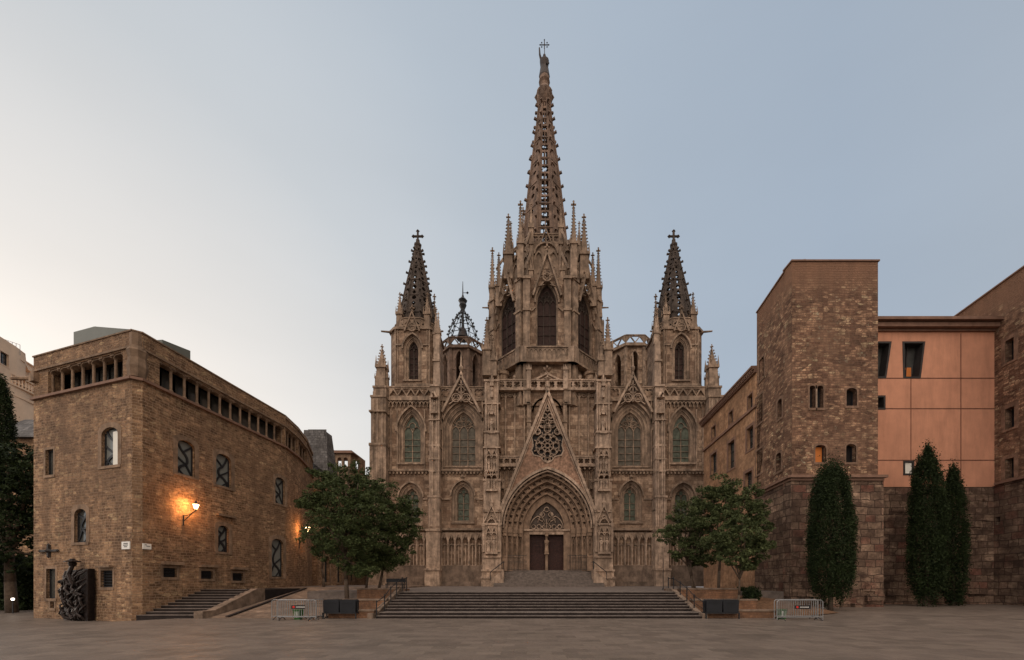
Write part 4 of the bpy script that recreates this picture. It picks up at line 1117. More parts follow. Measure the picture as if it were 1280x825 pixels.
b.tube((AX + .02, LY - .1, zb + 3.2), (AX + .02, LY - .1, zb + 5.0), .05, 5)
zc = zb + 4.55
b.tube((AX - .62, LY - .1, zc), (AX + .62, LY - .1, zc), .06, 5); b.tube((AX, LY - .1, zc - .55), (AX, LY - .1, zc + .7), .06, 5)
for p in ((-.62, 0), (.62, 0), (0, .7), (-.38, .3), (.38, .3), (-.38, -.3), (.38, -.3)): b.knob((AX + p[0], LY - .1, zc + p[1]), .12)
b.build('saint_statue', M['bronze'], LN, smooth=False)
# wall and turrets under the lantern
b = MB()
b.box(FC, -A(663), A(663), Z(488), lz(457), -3, -.4)
b.box(FC, -6.6, 6.6, Z(489), lz(462), -8, -1.4)
for q in (-1, 1):
    b.lathe(AX + q * 5.6, 50.9, [(.75, 24), (.75, lz(466)), (.9, lz(465)), (.9, lz(461)), (.3, lz(459))], 14)
    b.slab(FC, [(q * 5.2, Z(478)), (q * 2.2, Z(478)), (q * 2.2, lz(463)), (q * 3.4, lz(459))][::q], [], -2, -1)
b.build('lantern_base', M['wing'] if False else G, LN)

# ---- bell towers behind
for s, px, ytop in ((-1, 578.5, 423), (1, 786.5, 420.5)):
    D = 78; k = D / 500; x = XD(px, D); ap = 26 * k * .98
    BT = thing('bell_tower', 'x', 'x', (0, 0, 0)); del BT['label']; del BT['category']; BT.location = (x - AX, D - 50, 22); BT.parent = CB
    zz = lambda py: CH + (HY - py) * (D - ap) / 500
    zr, zw = zz(ytop), zz(ytop + 13)
    b = MB(); m2 = MB()
    for i, (fr, h) in enumerate(octfaces(x, D, ap)):
        op_ = lancet(0, .62, zz(500), zz(449), 1.5, n=5)
        b.slab(fr, rect(-h, h, 20, zw), [op_] + ([lancet(0, 1.0, 22, zz(512), .9)] if 0 else []), -.9, 0)
        m2.bar(fr, arch(0, .62, zz(449), 1.5, .15, 5), .2, 0, .15)
        m2.box(fr, -h - .2, -h + .25, 20, zw, -.1, .22); m2.box(fr, h - .25, h + .2, 20, zw, -.1, .22)
        m2.box(fr, -h - .15, h + .15, zw, zw + .3, -.6, .5)
        parapet(m2, fr, -h - .1, h + .1, zw + .45, zr, .1, .35, 'tri')
        for z_ in (zz(462), zz(480)): m2.box(fr, -h, -.75, z_, z_ + .15, 0, .1); m2.box(fr, .75, h, z_, z_ + .15, 0, .1)
    b.add([(*p, zw - .1) for p in octpts(x, D, ap)], [tuple(range(8))])
    b.build('bell_tower_wall', G if s > 0 else M['spire'], BT); m2.build('bell_tower_mouldings', CV if s > 0 else M['spire'], BT)
    if s < 0:
        c = MB(); r0 = 19 * k
        zb_ = zw + .2; zt_ = zz(388)
        kc = D / 500; zq = lambda py: CH + (HY - py) * kc
        pr_ = [(r0, zq(430)), (r0 * .98, zq(424)), (r0 * .86, zq(414)), (r0 * .62, zq(404)), (r0 * .34, zq(396)), (r0 * .12, zq(388)), (.3, zq(378))]
        for i in range(12):
            a = 2 * math.pi * i / 12
            c.path([(x + r * math.cos(a), D + r * math.sin(a), z) for r, z in pr_], .07, 4)
            for r, z in pr_[1:-2]: c.knob((x + (r + .2) * math.cos(a), D + (r + .2) * math.sin(a), z), .22, .3)
        for r, z in pr_[:5]:
            q_ = [(x + r * math.cos(2 * math.pi * i / 12), D + r * math.sin(2 * math.pi * i / 12), z) for i in range(13)]
            c.path(q_, .06, 4)
        c.lathe(x, D, [(.3, zq(388)), (.75, zq(382)), (.6, zq(379)), (.9, zq(376)), (.3, zq(372)), (.12, zq(368)), (.05, zq(352))], 8)
        c.tube((x, D, zq(420)), (x, D, zq(385)), .35, 6, .2)
        c.tube((x, D, zq(366)), (x + .9, D, zq(366)), .05, 4); c.knob((x + .9, D, zq(366)), .3)
        c.build('bell_cage', M['black'], BT)
        c = MB(); c.lathe(x, D, [(1.25, zq(424)), (1.1, zq(422)), (.8, zq(415)), (.55, zq(411)), (.15, zq(409))], 12); c.build('bell', M['bronze'], BT, smooth=True)
# ================================================================== left: old stone house
ZT = 16.46
def seg_arch(u0, u1, v0, v1, r=.25, n=6):
    """opening with a low curved head"""
    c = (u0 + u1) / 2; h = (u1 - u0) / 2
    return [(u0, v0)] + [(c - h * math.cos(math.pi * i / n), v1 - r + r * math.sin(math.pi * i / n)) for i in range(n + 1)] + [(u1, v0)]

def pxrect(fr, x0, x1, y0, y1):
    xm, ym = (x0 + x1) / 2, (y0 + y1) / 2
    u0, u1 = fr.hit(x0, ym)[0], fr.hit(x1, ym)[0]
    v0, v1 = fr.hit(xm, y1)[1], fr.hit(xm, y0)[1]
    return min(u0, u1), max(u0, u1), v0, v1

def branch_bars(mb, fr, u0, u1, v0, v1, w, seed):
    """black branching iron screen"""
    rd = random.Random(seed); W_ = u1 - u0; H = v1 - v0
    f = (lambda x, y: (u0 + W_ * (x if seed % 2 else 1 - x), v0 + H * y))
    def curve(ps, wd):
        n = 8; out = []
        for i in range(n + 1):
            t = i / n; a, b, c = ps
            out.append(f((1 - t) ** 2 * a[0] + 2 * t * (1 - t) * b[0] + t * t * c[0], (1 - t) ** 2 * a[1] + 2 * t * (1 - t) * b[1] + t * t * c[1]))
        mb.bar(fr, out, wd, w, w + .05)
    j = lambda: rd.uniform(-.06, .06)
    k = .36 + j(); m = .66 + j()
    curve([(.12, 0), (.1, .22), (.62, k)], .15); curve([(.62, k), (.85, .5), (.45, m)], .14); curve([(.45, m), (.2, .8), (.1, 1)], .12)
    curve([(.62, k), (.75, .2), (.95, .05)], .11); curve([(.62, k), (.3, .42), (0, .55 + j())], .1); curve([(.45, m), (.7, .78), (1, .88 + j())], .11); curve([(.05, .2), (.3, .1), (.5, .0)], .08)

def window(parent, fr, r, style='plain', arched=True, seed=0, glass=None, trim=None, depth=.45, surround=.0, name='window', bars=0):
    """glazing set back in its opening; returns the hole"""
    u0, u1, v0, v1 = r; trim = trim or M['old_trim']
    hole = seg_arch(u0, u1, v0, v1, min(.4, (u1 - u0) * .3)) if arched else rect(u0, u1, v0, v1)
    g_ = MB(); g_.box(fr, u0 - .05, u1 + .05, v0 - .05, v1 + .05, -depth - .08, -depth)
    win = g_.build(name, glass or M['glassroom'], parent)
    f = MB()
    e = .07
    for a, b, c, d in ((u0, u0 + e, v0, v1), (u1 - e, u1, v0, v1), (u0, u1, v0, v0 + e), (u0, u1, v1 - e, v1)): f.box(fr, a, b, c, d, -depth + .002, -depth + .06)
    if style == 'branch': branch_bars(f, fr, u0, u1, v0, v1, -depth + .01, seed)
    elif style == 'cross':
        f.box(fr, (u0 + u1) / 2 - .03, (u0 + u1) / 2 + .03, v0, v1, -depth + .003, -depth + .055)
        for k in (1, 2): f.box(fr, u0, u1, v0 + (v1 - v0) * k / 3 - .03, v0 + (v1 - v0) * k / 3 + .03, -depth + .004, -depth + .05)
    elif style == 'grille':
        for k in range(1, 6): f.box(fr, u0, u1, v0 + (v1 - v0) * k / 6 - .02, v0 + (v1 - v0) * k / 6 + .02, -.12, -.08)
    f.build('frame', M['black'], win)
    t = MB()
    if surround:
        e = surround
        t.slab(fr, (seg_arch(u0 - e, u1 + e, v0, v1 + e, min(.5, (u1 - u0) * .3)) if arched else [(u0 - e, v0), (u0 - e, v1 + e), (u1 + e, v1 + e), (u1 + e, v0)]) + (hole[::-1] if arched else [(u1, v0), (u1, v1), (u0, v1), (u0, v0)]), [], -.05, .018)
    t.box(fr, u0 - surround * .9, u1 + surround * .9, v0 - .16, v0, -.35, .05)
    t.build('sill', trim, win)
    return hole

XL, YL = XD(42, 25.64), 25.64
XC, YC = XD(170, 22.8), 22.8
XE, YE = XD(356.6, 34.7), 34.7
HB = thing('corner_house', 'old brown stone house with a sharp corner and an open colonnade under its roofline', 'building', (XC, YC, 0))
F1 = Fr((XL, YL, 0), (XC - XL, YC - YL, 0)); LEN1 = math.hypot(XC - XL, YC - YL)
chm = .35
F2o = Vector((XC, YC, 0)); F2 = Fr(F2o, (XE - XC, YE - YC, 0)); LEN2 = math.hypot(XE - XC, YE - YC)
X3, Y3 = XD(372.6, 37.4), 37.4
X4, Y4 = XD(384, 40.6), 40.6
X5, Y5 = XD(391, 45), 45
F3 = Fr((XE, YE, 0), (X3 - XE, Y3 - YE, 0)); LEN3 = math.hypot(X3 - XE, Y3 - YE)
F4 = Fr((X3, Y3, 0), (X4 - X3, Y4 - Y3, 0)); LEN4 = math.hypot(X4 - X3, Y4 - Y3)
F5 = Fr((X4, Y4, 0), (X5 - X4, Y5 - Y4, 0)); LEN5 = math.hypot(X5 - X4, Y5 - Y4)
ZS = 13.78                                        # string course under the colonnade
h1, h2 = [], []
for (r, st, ar, sd, gl) in [((127, 147.5, 534, 582), 'branch', 1, 1, M['paleglass']), ((57, 67, 562, 594), 'plain', 0, 0, M['glassroom']),
                        ((93, 108, 636, 678), 'branch', 1, 2, M['glassroom']), ((58, 69.5, 711, 748), 'plain', 0, 0, M['glassroom']),
                        ((126, 141, 713, 734), 'grille', 0, 0, M['dark']), ((63, 68, 752, 760), 'plain', 0, 0, M['dark'])]:
    h1.append(window(HB, F1, pxrect(F1, *r), st, bool(ar), sd, gl, surround=.3 if st == 'branch' else .16, depth=.2))
for (r, st, ar, sd, gl) in [((222, 243.5, 551, 594), 'branch', 1, 3, M['paleglass']), ((270, 289, 568, 608), 'branch', 1, 4, M['paleglass']),
                        ((344, 356, 597, 630), 'branch', 1, 5, M['paleglass']), ((272.5, 286, 657, 690), 'branch', 1, 6, M['paleglass']),
                        ((204, 221, 710, 721.5), 'grille', 0, 0, M['dark']), ((251, 266, 713.5, 723.5), 'grille', 0, 0, M['dark']), ((290.5, 304, 716.5, 726), 'grille', 0, 0, M['dark'])]:
    h2.append(window(HB, F2, pxrect(F2, *r), st, bool(ar), sd, gl, surround=.28 if st == 'branch' else .16, depth=.22))
rd_ = pxrect(F2, 339.5, 354, 673.5, 721)
h2.append(window(HB, F2, rd_, 'branch', True, 8, M['paleglass'], name='door', surround=.34, depth=.22))
# pale strips in the arched windows on the narrow side
b = MB(); r = pxrect(F1, 138, 147, 538, 580); b.box(F1, *r, -.19, -.12); r = pxrect(F1, 104.5, 107.5, 640, 672); b.box(F1, *r, -.19, -.12); b.build('pale_panel', M['pale_panel'], HB)
w_ = MB()
# colonnade openings
def colonnade(fr, u0, u1, n, v0=ZS + .12, v1=15.42):
    st = (u1 - u0) / n; cols = MB(); H = []
    H.append(rect(u0, u1, v0, v1))
    for i in range(n + 1):
        u = u0 + st * i
        hw = .11
        p = fr.p(u, 0, -.22)
        cols.lathe(p.x, p.y, [(.13, v0), (.13, v0 + .12), (.08, v0 + .18), (.075, v1 - .25), (.12, v1 - .17), (.15, v1 - .1), (.15, v1 + .02)], 8)
        cols.box(fr, u - .17, u + .17, v1 - .09, v1 + .03, -.42, -.02)
    for i in range(n):
        c = u0 + st * (i + .5)
        cols.bar(fr, [(c - st / 2 + .1, v1 - .14), (c - st / 4, v1 - .02), (c + st / 4, v1 - .02), (c + st / 2 - .1, v1 - .14)], .1, -.4, -.06)
    cols.build('colonnade', M['old_trim'], HB)
    bl = MB()
    for i in range(n):    # glazing screens standing in the openings
        c = u0 + st * (i + .5)
        bl.box(fr, u0 + st * i + .1, u0 + st * (i + 1) - .1, v0 - .02, v1, -1.0, -.96)
    bl.build('loggia_glazing', M['glassroom'], HB)
    bl = MB()  # pale arcs modelled in place of arched reflections in the loggia windows
    for i in range(n):
        c = u0 + st * (i + .62)
        if i % 3 != 2: bl.bar(fr, arch(c, .17, v0 + .1, .3, n=4), .05, -.95, -.92)
    bl.build('loggia_reflections', M['pale_panel'], HB)
    return H
ua = F1.hit(60, 480)[0]; ub = F1.hit(153.5, 460)[0]
h1 += colonnade(F1, ua, ub, 7)
ua2 = F2.hit(199.5, 475)[0]
h2 += colonnade(F2, ua2, LEN2 - .15, 12)
h3 = colonnade(F3, .15, LEN3 - .1, 3); h4 = colonnade(F4, .15, LEN4 - .1, 3); h5 = []
w_.slab(F1, rect(0, LEN1 - chm, -.6, ZT), h1, -.7, 0)
w_.slab(F2, rect(chm, LEN2, -.6, ZT), h2, -.7, 0)
w_.slab(F3, rect(0, LEN3, -.3, ZT - .1), h3, -.7, 0)
w_.slab(F4, rect(0, LEN4, -.3, ZT - .25), h4, -.7, 0)
w_.slab(F5, rect(0, LEN5, -.3, ZT - .45), [], -.7, 0)
ca = F1.p(LEN1 - chm, 0); cb = F2.p(chm, 0); FCh = Fr(ca, cb - ca); w_.slab(FCh, rect(0, (cb - ca).length, -.6, ZT), [], -.3, 0)
Lb = Vector((XL - 3, YL + 14, 0))
FB = Fr(Lb, (XL - Lb.x, YL - Lb.y, 0)); w_.slab(FB, rect(0, (Vector((XL, YL, 0)) - Lb).length, -.6, ZT), [], -.7, 0)
w_.build('house_wall', M['old'], HB)
t = MB(); tdk = MB()
for fr, L in ((F1, LEN1 - chm), (FCh, (cb - ca).length), (F2, LEN2), (F3, LEN3), (F4, LEN4), (F5, LEN5)):
    u0 = chm if fr is F2 else 0
    tdk.box(fr, u0 - .05, L + .05, ZS - .10, ZS + .05, -.1, .16)
    t.box(fr, u0 - .05, L + .05, 15.5, 15.62, -.1, .08)
    t.box(fr, u0 - .05, L + .05, (ZT if fr in (F1, F2, FCh) else ZT - .2) , ZT + .08, -.75, .05)
p = FCh.p(.2, 0, -.25); t.lathe(p.x, p.y, [(.42, ZS + .1), (.5, ZS + .7), (.42, ZS + 1.2), (.5, ZS + 1.6), (.36, ZS + 1.9), (.36, ZT - .05)], 8)
t.build('cornice', M['old_trim'], HB); tdk.build('string_course', M['cornice'], HB)
for fr, r in ((F2, (270, 292, 643.5, 646)), (F2, (201, 227, 702, 706)), (F2, (248, 270, 706, 709)), (F2, (288, 307.5, 709, 712)), (F1, (125, 142, 707, 709.5))):
    t = MB(); t.box(fr, *pxrect(fr, *r), -.1, .22); t.build('window_hood', M['old_trim'], HB)
b = MB(); b.tube(F1.p(.35, 15.15, -.2), F1.p(-1.15, 15.05, .5), .13, 6, .1); b.box(F1, .05, .6, 14.8, 15.35, -.3, .25); b.build('water_spout', M['old_trim'], HB)
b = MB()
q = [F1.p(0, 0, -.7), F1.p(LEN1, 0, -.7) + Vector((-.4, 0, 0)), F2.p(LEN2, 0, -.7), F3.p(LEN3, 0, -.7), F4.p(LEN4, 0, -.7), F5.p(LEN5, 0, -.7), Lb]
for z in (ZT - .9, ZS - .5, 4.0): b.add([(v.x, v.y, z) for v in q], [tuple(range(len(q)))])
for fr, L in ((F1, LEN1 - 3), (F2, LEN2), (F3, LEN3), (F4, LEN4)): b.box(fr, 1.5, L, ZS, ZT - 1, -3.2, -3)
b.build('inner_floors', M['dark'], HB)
b = MB()   # grey sheet-metal roof structure set back on the roof
FR = F1.shift(-2.6)
pf = [FR.hit(x, y) for x, y in ((92, 440), (92, 415), (118, 408), (168, 412))]
pf = [(pf[0][0], ZT - .5)] + pf[1:] + [(pf[-1][0], ZT - .5)]
b.slab(FR, pf, [], -2.4, 0)
a_ = F2.shift(-1.6); p0, p1 = a_.hit(203, 424.5), a_.hit(238, 438.5)
b.slab(a_, [(p0[0], ZT - .5), p0, p1, (p1[0], ZT - .5)], [], -3.2, 0)
b.build('roof_housing', M['roofgrey'], HB)

# things fixed on or leaning against the house
def plaque(fr, px, label, lines):
    u0, u1, v0, v1 = pxrect(fr, *px)
    o = MB(); o.box(fr, u0, u1, v0, v1, .0, .04)
    th = thing('wall_plaque', label, 'plaque', fr.p((u0 + u1) / 2, v0, 0)); o.build('plate', M['white'], th)
    l_ = MB(); H = v1 - v0; Wd = u1 - u0
    for i, (a, b_) in enumerate(lines): l_.box(fr, u0 + Wd * a, u0 + Wd * b_, v1 - H * (.24 + .22 * i) - H * .06, v1 - H * (.24 + .22 * i) + H * .05, .04, .045)
    l_.build('lettering', M['lead'], th)
plaque(F1, (153, 163, 677, 686.5), 'white square plaque with dark lines left of the house corner', [(.25, .8), (.2, .8), (.3, .7)])
plaque(F2, (178, 188.5, 679.5, 686.5), 'white rectangular plaque right of the house corner below the lit lamp', [(.2, .45), (.4, .85)])
r = pxrect(F1, 52, 74, 681, 696); uc, vc = (r[0] + r[1]) / 2, (r[2] + r[3]) / 2
th = thing('wall_cross', 'dark cross-shaped ornament fixed on the stone wall above the bronze relief', 'ornament', F1.p(uc, r[2], 0))
o = MB(); o.box(F1, r[0], r[1], vc - .06, vc + .06, .03, .12); o.box(F1, uc - .06, uc + .06, r[2], r[3], .0, .14)
for q in ((r[0], vc), (r[1], vc), (uc, r[2]), (uc, r[3])): o.knob(F1.p(q[0], q[1], .08), .1)
o.knob(F1.p(uc, vc, .1), .2); o.build('cross_bars', M['lead'], th)

r = pxrect(F1.shift(.4), 77, 110, 711, 768); Wd, Hd = r[1] - r[0], r[3] + .0
th = thing('relief_sculpture', 'tall dark bronze relief panel of tangled shapes standing against the house', 'sculpture', F1.p((r[0] + r[1]) / 2, 0, .4))
g0 = -.2
o = MB(); o.slab(F1, [(r[0] + .05, g0), (r[1], g0), (r[1], Hd), (r[0] + .2, Hd - .1), (r[0], 1.6)], [], .1, .35); o.box(F1, r[1] - .28, r[1], g0, Hd, .1, .42)
bp = o.build('back_panel', M['bronze'], th)
o = MB(); rd = random.Random(4)
for i in range(46):
    u = r[0] + .15 + (Wd - .5) * rd.random(); v = g0 + .1 + (Hd - .2) * rd.random(); a = rd.uniform(.6, 2.4) if rd.random() < .7 else rd.uniform(0, 3.1)
    L = rd.uniform(.25, .6); pts = []
    for k in range(5):
        t_ = (k / 4 - .5) * L * 2; uu = min(max(u + math.cos(a) * t_ + .1 * math.sin(k * 2 + i), r[0] + .05), r[1] - .12); vv = min(max(v + math.sin(a) * t_, g0 + .05), Hd)
        pts.append(F1.p(uu, vv, .38 + .22 * math.sin(math.pi * k / 4)))
    o.path(pts, rd.uniform(.05, .11), 6, .04)
o.path([F1.p(r[0] + Wd * .5, Hd - .9, .5), F1.p(r[0] + Wd * .45, Hd - .3, .6), F1.p(r[0] + Wd * .52, Hd + .25, .5)], .12, 6, .1)
p = F1.p(r[0] + Wd * .5, Hd + .3, .5); o.sphere(tuple(p), .2); p.z += .12; o.lathe(p.x, p.y, [(.36, p.z - .02), (.36, p.z + .03), (.16, p.z + .1), (.1, p.z + .18)], 8)
o.build('relief_figures', M['bronze'], th)

# ---- wall lamps
def wall_lamp(base, out, size, label, power):
    """bracket lantern: base on the wall, out = direction from it"""
    base, out = Vector(base), Vector(out).normalized()
    th = thing('wall_lamp', label, 'lamp', base, 'lit bracket lanterns on the stone walls')
    e = base + out * size * 1.1 + Vector((0, 0, size * .55))
    o = MB(); o.path([base + Vector((0, 0, -size * .9)), base + Vector((0, 0, size * .1))], size * .05, 6)
    o.path([base + Vector((0, 0, -size * .5)), base + out * size * .55 + Vector((0, 0, size * .05)), e], size * .04, 5)
    o.path([base, base + out * size * .5 + Vector((0, 0, size * .12)), e], size * .04, 5)
    o.tube(e, e + Vector((0, 0, size * .15)), size * .09, 6)
    o.build('bracket', M['black'], th)
    z = e.z + size * .15; x, y = e.x, e.y; s = size
    o = MB(); o.lathe(x, y, [(.12 * s, z), (.26 * s, z + .42 * s), (.24 * s, z + .44 * s)], 6); o.build('lamp_glass', M['lamp'], th)
    o = MB(); o.lathe(x, y, [(.3 * s, z + .44 * s), (.2 * s, z + .56 * s), (.1 * s, z + .62 * s), (.06 * s, z + .75 * s), (.02 * s, z + .85 * s)], 6)
    for i in range(6):
        a = i * math.pi / 3; o.tube((x + .125 * s * math.cos(a), y + .125 * s * math.sin(a), z), (x + .27 * s * math.cos(a), y + .27 * s * math.sin(a), z + .44 * s), .014 * s, 4)
    o.build('lamp_cap', M['black'], th)
    ld = bpy.data.lights.new('lamp_bulb', 'POINT'); ld.energy = power; ld.color = (1, .42, .13); ld.shadow_soft_size = .12
    lo = bpy.data.objects.new('lamp_bulb', ld); COL.objects.link(lo); lo.parent = th
    lo.location = Vector((x, y, z + .2 * s)) - out * s * .36 + Vector((0, 0, .06)) - base
u, v = F2.hit(229, 645)
wall_lamp(F2.p(u, v, .03), F2.n * .9 + F2.u * .2, .66, 'lit orange bracket lantern on the house wall left of the upper stair', 170)

# ================================================================== low houses behind
def block(name, label, cat, x0, x1, y0, y1, z0, z1, mat, group=None):
    th = thing(name, label, cat, ((x0 + x1) / 2, y0, z0), group)
    return th
# street house behind the trees: reddish lit wall with gabled slate roof
SH = thing('street_house', 'gabled stone house beyond the colonnaded one, half hidden by the tree', 'building', (-23.5, 46, 1.6))
FS = Fr((-23.2, 44.5, 0), (.02, 1, 0))
hs_ = []
for (yy, z0, z1) in ((46.5, 2.0, 5.0), (49.5, 2.0, 6.0), (53, 2.2, 5.2), (46.5, 8, 10), (50, 8, 10), (54, 8, 10)):
    hs_.append(window(SH, FS, (yy - 44.5 - .6, yy - 44.5 + .6, z0, z1), 'cross', True, 0, M['glassroom'], surround=.2))
b = MB(); b.slab(FS, rect(0, 14, -.3, 13.0), hs_, -.7, 0)
zr = CH + (HY - 543) * 48 / 500
FG = Fr((XD(388, 47), 47, 0), (1, 0, 0)); ugr = XD(413, 47) - XD(388, 47)
b.slab(FG, [(-3, 10), (ugr - .2, 10), (ugr - .2, 15.5), (ugr - 1.0, zr - .1), (-3, zr - .1)], [], -2.2, -.5)
b.build('house_wall', M['old'], SH)
b = MB()
p0, p1 = (XD(387, 47), 46.6, zr + .2), (XD(407, 47), 46.6, zr + .2)
b.add([(XD(375, 47), 46.3, zr - 2.6), (XD(413.5, 47), 46.3, zr - 5.2), (XD(407, 47), 47.2, zr + .3), (XD(384, 47), 47.2, zr + .3)], [(0, 1, 2, 3)])
b.slab(FG.shift(.4), [(-1.2, zr - 3.6), (ugr + .1, zr - 5.6), (ugr - .7, zr + .12), (-.7, zr + .12)], [], -2.2, -.3)
b.build('roof', M['slate'], SH)
u, v = F4.hit(373.5, 674)
wall_lamp(F4.p(u, v, .03), (1, -.35, 0), .95, 'lit orange bracket lantern deep in the lane left of the tree', 95)

# roof loggia tower
BX0, BX1, BY = XD(413, 58), XD(446, 58), 58
LT = thing('loggia_tower', 'small square tower with open arches under a flat tiled roof behind the tree', 'building', ((BX0 + BX1) / 2, BY, 0))
FLg = Fr((BX0 - 1.5, BY, 0), (1, 0, 0)); Lw = XD(438, 58) - BX0 + 1.5
zt_ = CH + (HY - 567) * 58 / 500; zo0, zo1 = CH + (HY - 583) * 58 / 500, CH + (HY - 573) * 58 / 500
b = MB(); st = .95
b.slab(FLg, rect(0, Lw, 0, zt_), [seg_arch(1.6 + i * st * .95, 1.6 + i * st * .95 + .6, zo0, zo1 + .15, .28) for i in range(3)], -.4, 0)
FLr = Fr((XD(438, 58), BY, 0), (.25, 1, 0)); b.slab(FLr, rect(0, 3.4, 0, zt_), [seg_arch(1.2, 2.2, zo0, zo1 + .15, .3)], -.4, 0)
b.build('tower_wall', M['old_trim'], LT)
b = MB(); b.box(FLg, -.3, Lw + .5, zt_, zt_ + .22, -3.6, .35); b.box(FLg, -.1, Lw + .2, zt_ + .22, zt_ + .45, -3.2, .1); b.build('roof', M['cornice'], LT)
b = MB(); b.box(FLg, Lw - .5, Lw + 4.2, 0, CH + (HY - 590) * 58 / 500, -6, -2); b.build('side_wing', M['old'], LT)

# far left: cream corner building and slate roof
CBD = thing('corner_block', 'tall cream building with rounded corner, balustrade and cornice at the far left', 'building', (XD(20, 62), 62, 0))
k = 62 / 500; zh = lambda y: CH + (HY - y) * k
def curved(z0, z1, off, mb, holes=None, xe=42):
    pts = [(XD(-120, 50), 50 - off), (XD(-30, 56), 56 - off), (XD(8, 60) + off * .3, 60 - off), (XD(24, 62) + off * .6, 62.6 - off * .6), (XD(xe - 6, 64) + off, 65.5), (XD(xe, 66) + off, 70), (XD(xe, 80) + off, 80)]
    for i, (p, q) in enumerate(zip(pts, pts[1:])):
        P0, P1 = Vector((*p, 0)), Vector((*q, 0)); fr = Fr(P0, P1 - P0); L = (P1 - P0).length
        hl = []
        if holes:
            n = max(1, int(L / 3.0)) if L > 3.2 else 0
            for j in range(n):
                c = L * (j + .5) / n
                for (a, b_) in holes: hl.append((c - .7, c + .7, a, b_))
        hol = [window(CBD, fr, r, 'cross', False, 0, M['glassroom'], M['cream'], .3, surround=.22) for r in hl]
        mb.slab(fr, rect(0, L, z0, z1), hol, -.6, 0)
    return pts
b = MB(); curved(0, zh(484), 0, b, [(zh(515), zh(501)), (zh(560), zh(540))], 42)
curved(zh(484), zh(436), -1.6, b, [(zh(467), zh(452))], 35)
b.build('stucco_wall', M['cream'], CBD)
b = MB(); curved(zh(486), zh(484), .5, b, None, 43); curved(zh(473), zh(471.5), .3, b, None, 42.5); curved(zh(448), zh(445), -1.0, b, None, 35); curved(zh(437), zh(435.5), -1.4, b, None, 35)
curved(zh(481), zh(480), .2, b, None, 42.5); curved(zh(498), zh(497), .2, b, None, 42.5)
b.build('cornice', M['cream'], CBD)
b = MB()
pts = [(XD(-30, 56), 55.7), (XD(8, 60), 59.7), (XD(24, 62) + .1, 62.3), (XD(36, 64) + .2, 65.3), (XD(42, 66) + .2, 70)]
for p, q in zip(pts, pts[1:]):
    L = math.dist(p, q); n = int(L / .5)
    for i in range(n):
        x, y = p[0] + (q[0] - p[0]) * i / n, p[1] + (q[1] - p[1]) * i / n
        b.lathe(x, y, [(.1, zh(484)), (.14, zh(481)), (.07, zh(477)), (.1, zh(473))], 6)
b.build('balusters', M['cream'], CBD)
b = MB()
ra, rb_ = P(-15, 417, 60), P(25, 431, 62)
for i in range(9):
    p = ra.lerp(rb_, i / 8); b.tube(p - Vector((0, 0, 1.6)), p, .03, 4)
b.tube(ra, rb_, .035, 4); b.build('roof_railing', M['steel'], CBD)
SLR = thing('slate_roofed_house', 'low house with pale grey slate roof between cypress and stone house', 'building', (XD(30, 42), 42, 0))
b = MB(); x0, x1 = XD(-25, 42), XD(50, 42); k = 42 / 500; z0, z1 = CH + (HY - 548) * k, CH + (HY - 517) * k
b.hexa([(x0, 41.5, z0), (x1, 41.5, z0), (x1, 50, z0), (x0, 50, z0), (x0 + 1, 45, z1 + .6), (x1, 45, z1 + .6), (x1, 46, z1 + .6), (x0 + 1, 46, z1 + .6)])
b.build('roof', M['slate'], SLR)
b = MB(); b.cube(x0 + .3, x1, 42, 49.6, 0, z0 - .02); b.build('house_wall', M['old'], SLR)

# ================================================================== right: palace wing, tower, salmon wall
DT = 28.0
TXL, TXR = XD(990, DT), XD(1097.5, DT)
ZTOP = CH + 400 * DT / 500
X46, Y46 = XD(946, 33.4), 33.4
RT = thing('square_tower', 'tall square rubble stone tower with few small arched windows', 'tower', ((TXL + TXR) / 2, DT, .35))
FF = Fr((TXL, DT, 0), (1, 0, 0)); WT = TXR - TXL
FS_ = Fr((X46, Y46, 0), (TXL - X46, DT - Y46, 0)); LS = math.hypot(TXL - X46, DT - Y46)
hf = []
for r, gl in (((1012, 1019, 482, 510), M['glassroom']), ((1021.5, 1029, 482, 510), M['glassroom']), ((1058, 1071, 485, 507.5), M['dark']), ((1019, 1032.5, 556, 578), M['orange']), ((1057.5, 1070, 555, 578), M['dark'])):
    hf.append(window(RT, FF, pxrect(FF, *r), 'plain', True, 0, gl, M['tower_trim'], surround=.12, depth=.3 if gl is M['orange'] else .4))
hsd = []
for r in ((949, 955, 448, 474), (945.5, 953.5, 495, 529), (972, 977.5, 499, 523), (970, 976.5, 566, 589), (945, 953.5, 562, 592)):
    hsd.append(window(RT, FS_, pxrect(FS_, *r), 'plain', r[0] > 960, 0, M['glassroom'], M['tower_trim'], surround=.18))
ZL = 9.42
b = MB()
b.slab(FF, rect(0, WT, ZL, ZTOP), hf, -.8, 0); b.slab(FS_, rect(0, LS - .12, ZL, ZTOP), hsd, -.8, 0)
FRt = Fr((TXR, DT, 0), (0, 1, 0)); b.slab(FRt, rect(.75, 6, ZL, ZTOP), [], -.8, 0)
FBk = Fr((TXR, Y46, 0), (-1, 0, 0)); b.slab(FBk, rect(0, TXR - X46, ZL, ZTOP), [], -.8, 0)
b.add([(TXL, DT, ZTOP - .1), (TXR, DT, ZTOP - .1), (TXR, Y46, ZTOP - .1), (X46, Y46, ZTOP - .1)], [(0, 1, 2, 3)])
b.build('tower_wall', M['tower'], RT)
b = MB(); FF2 = FF.shift(.16); FS2 = FS_.shift(.16)
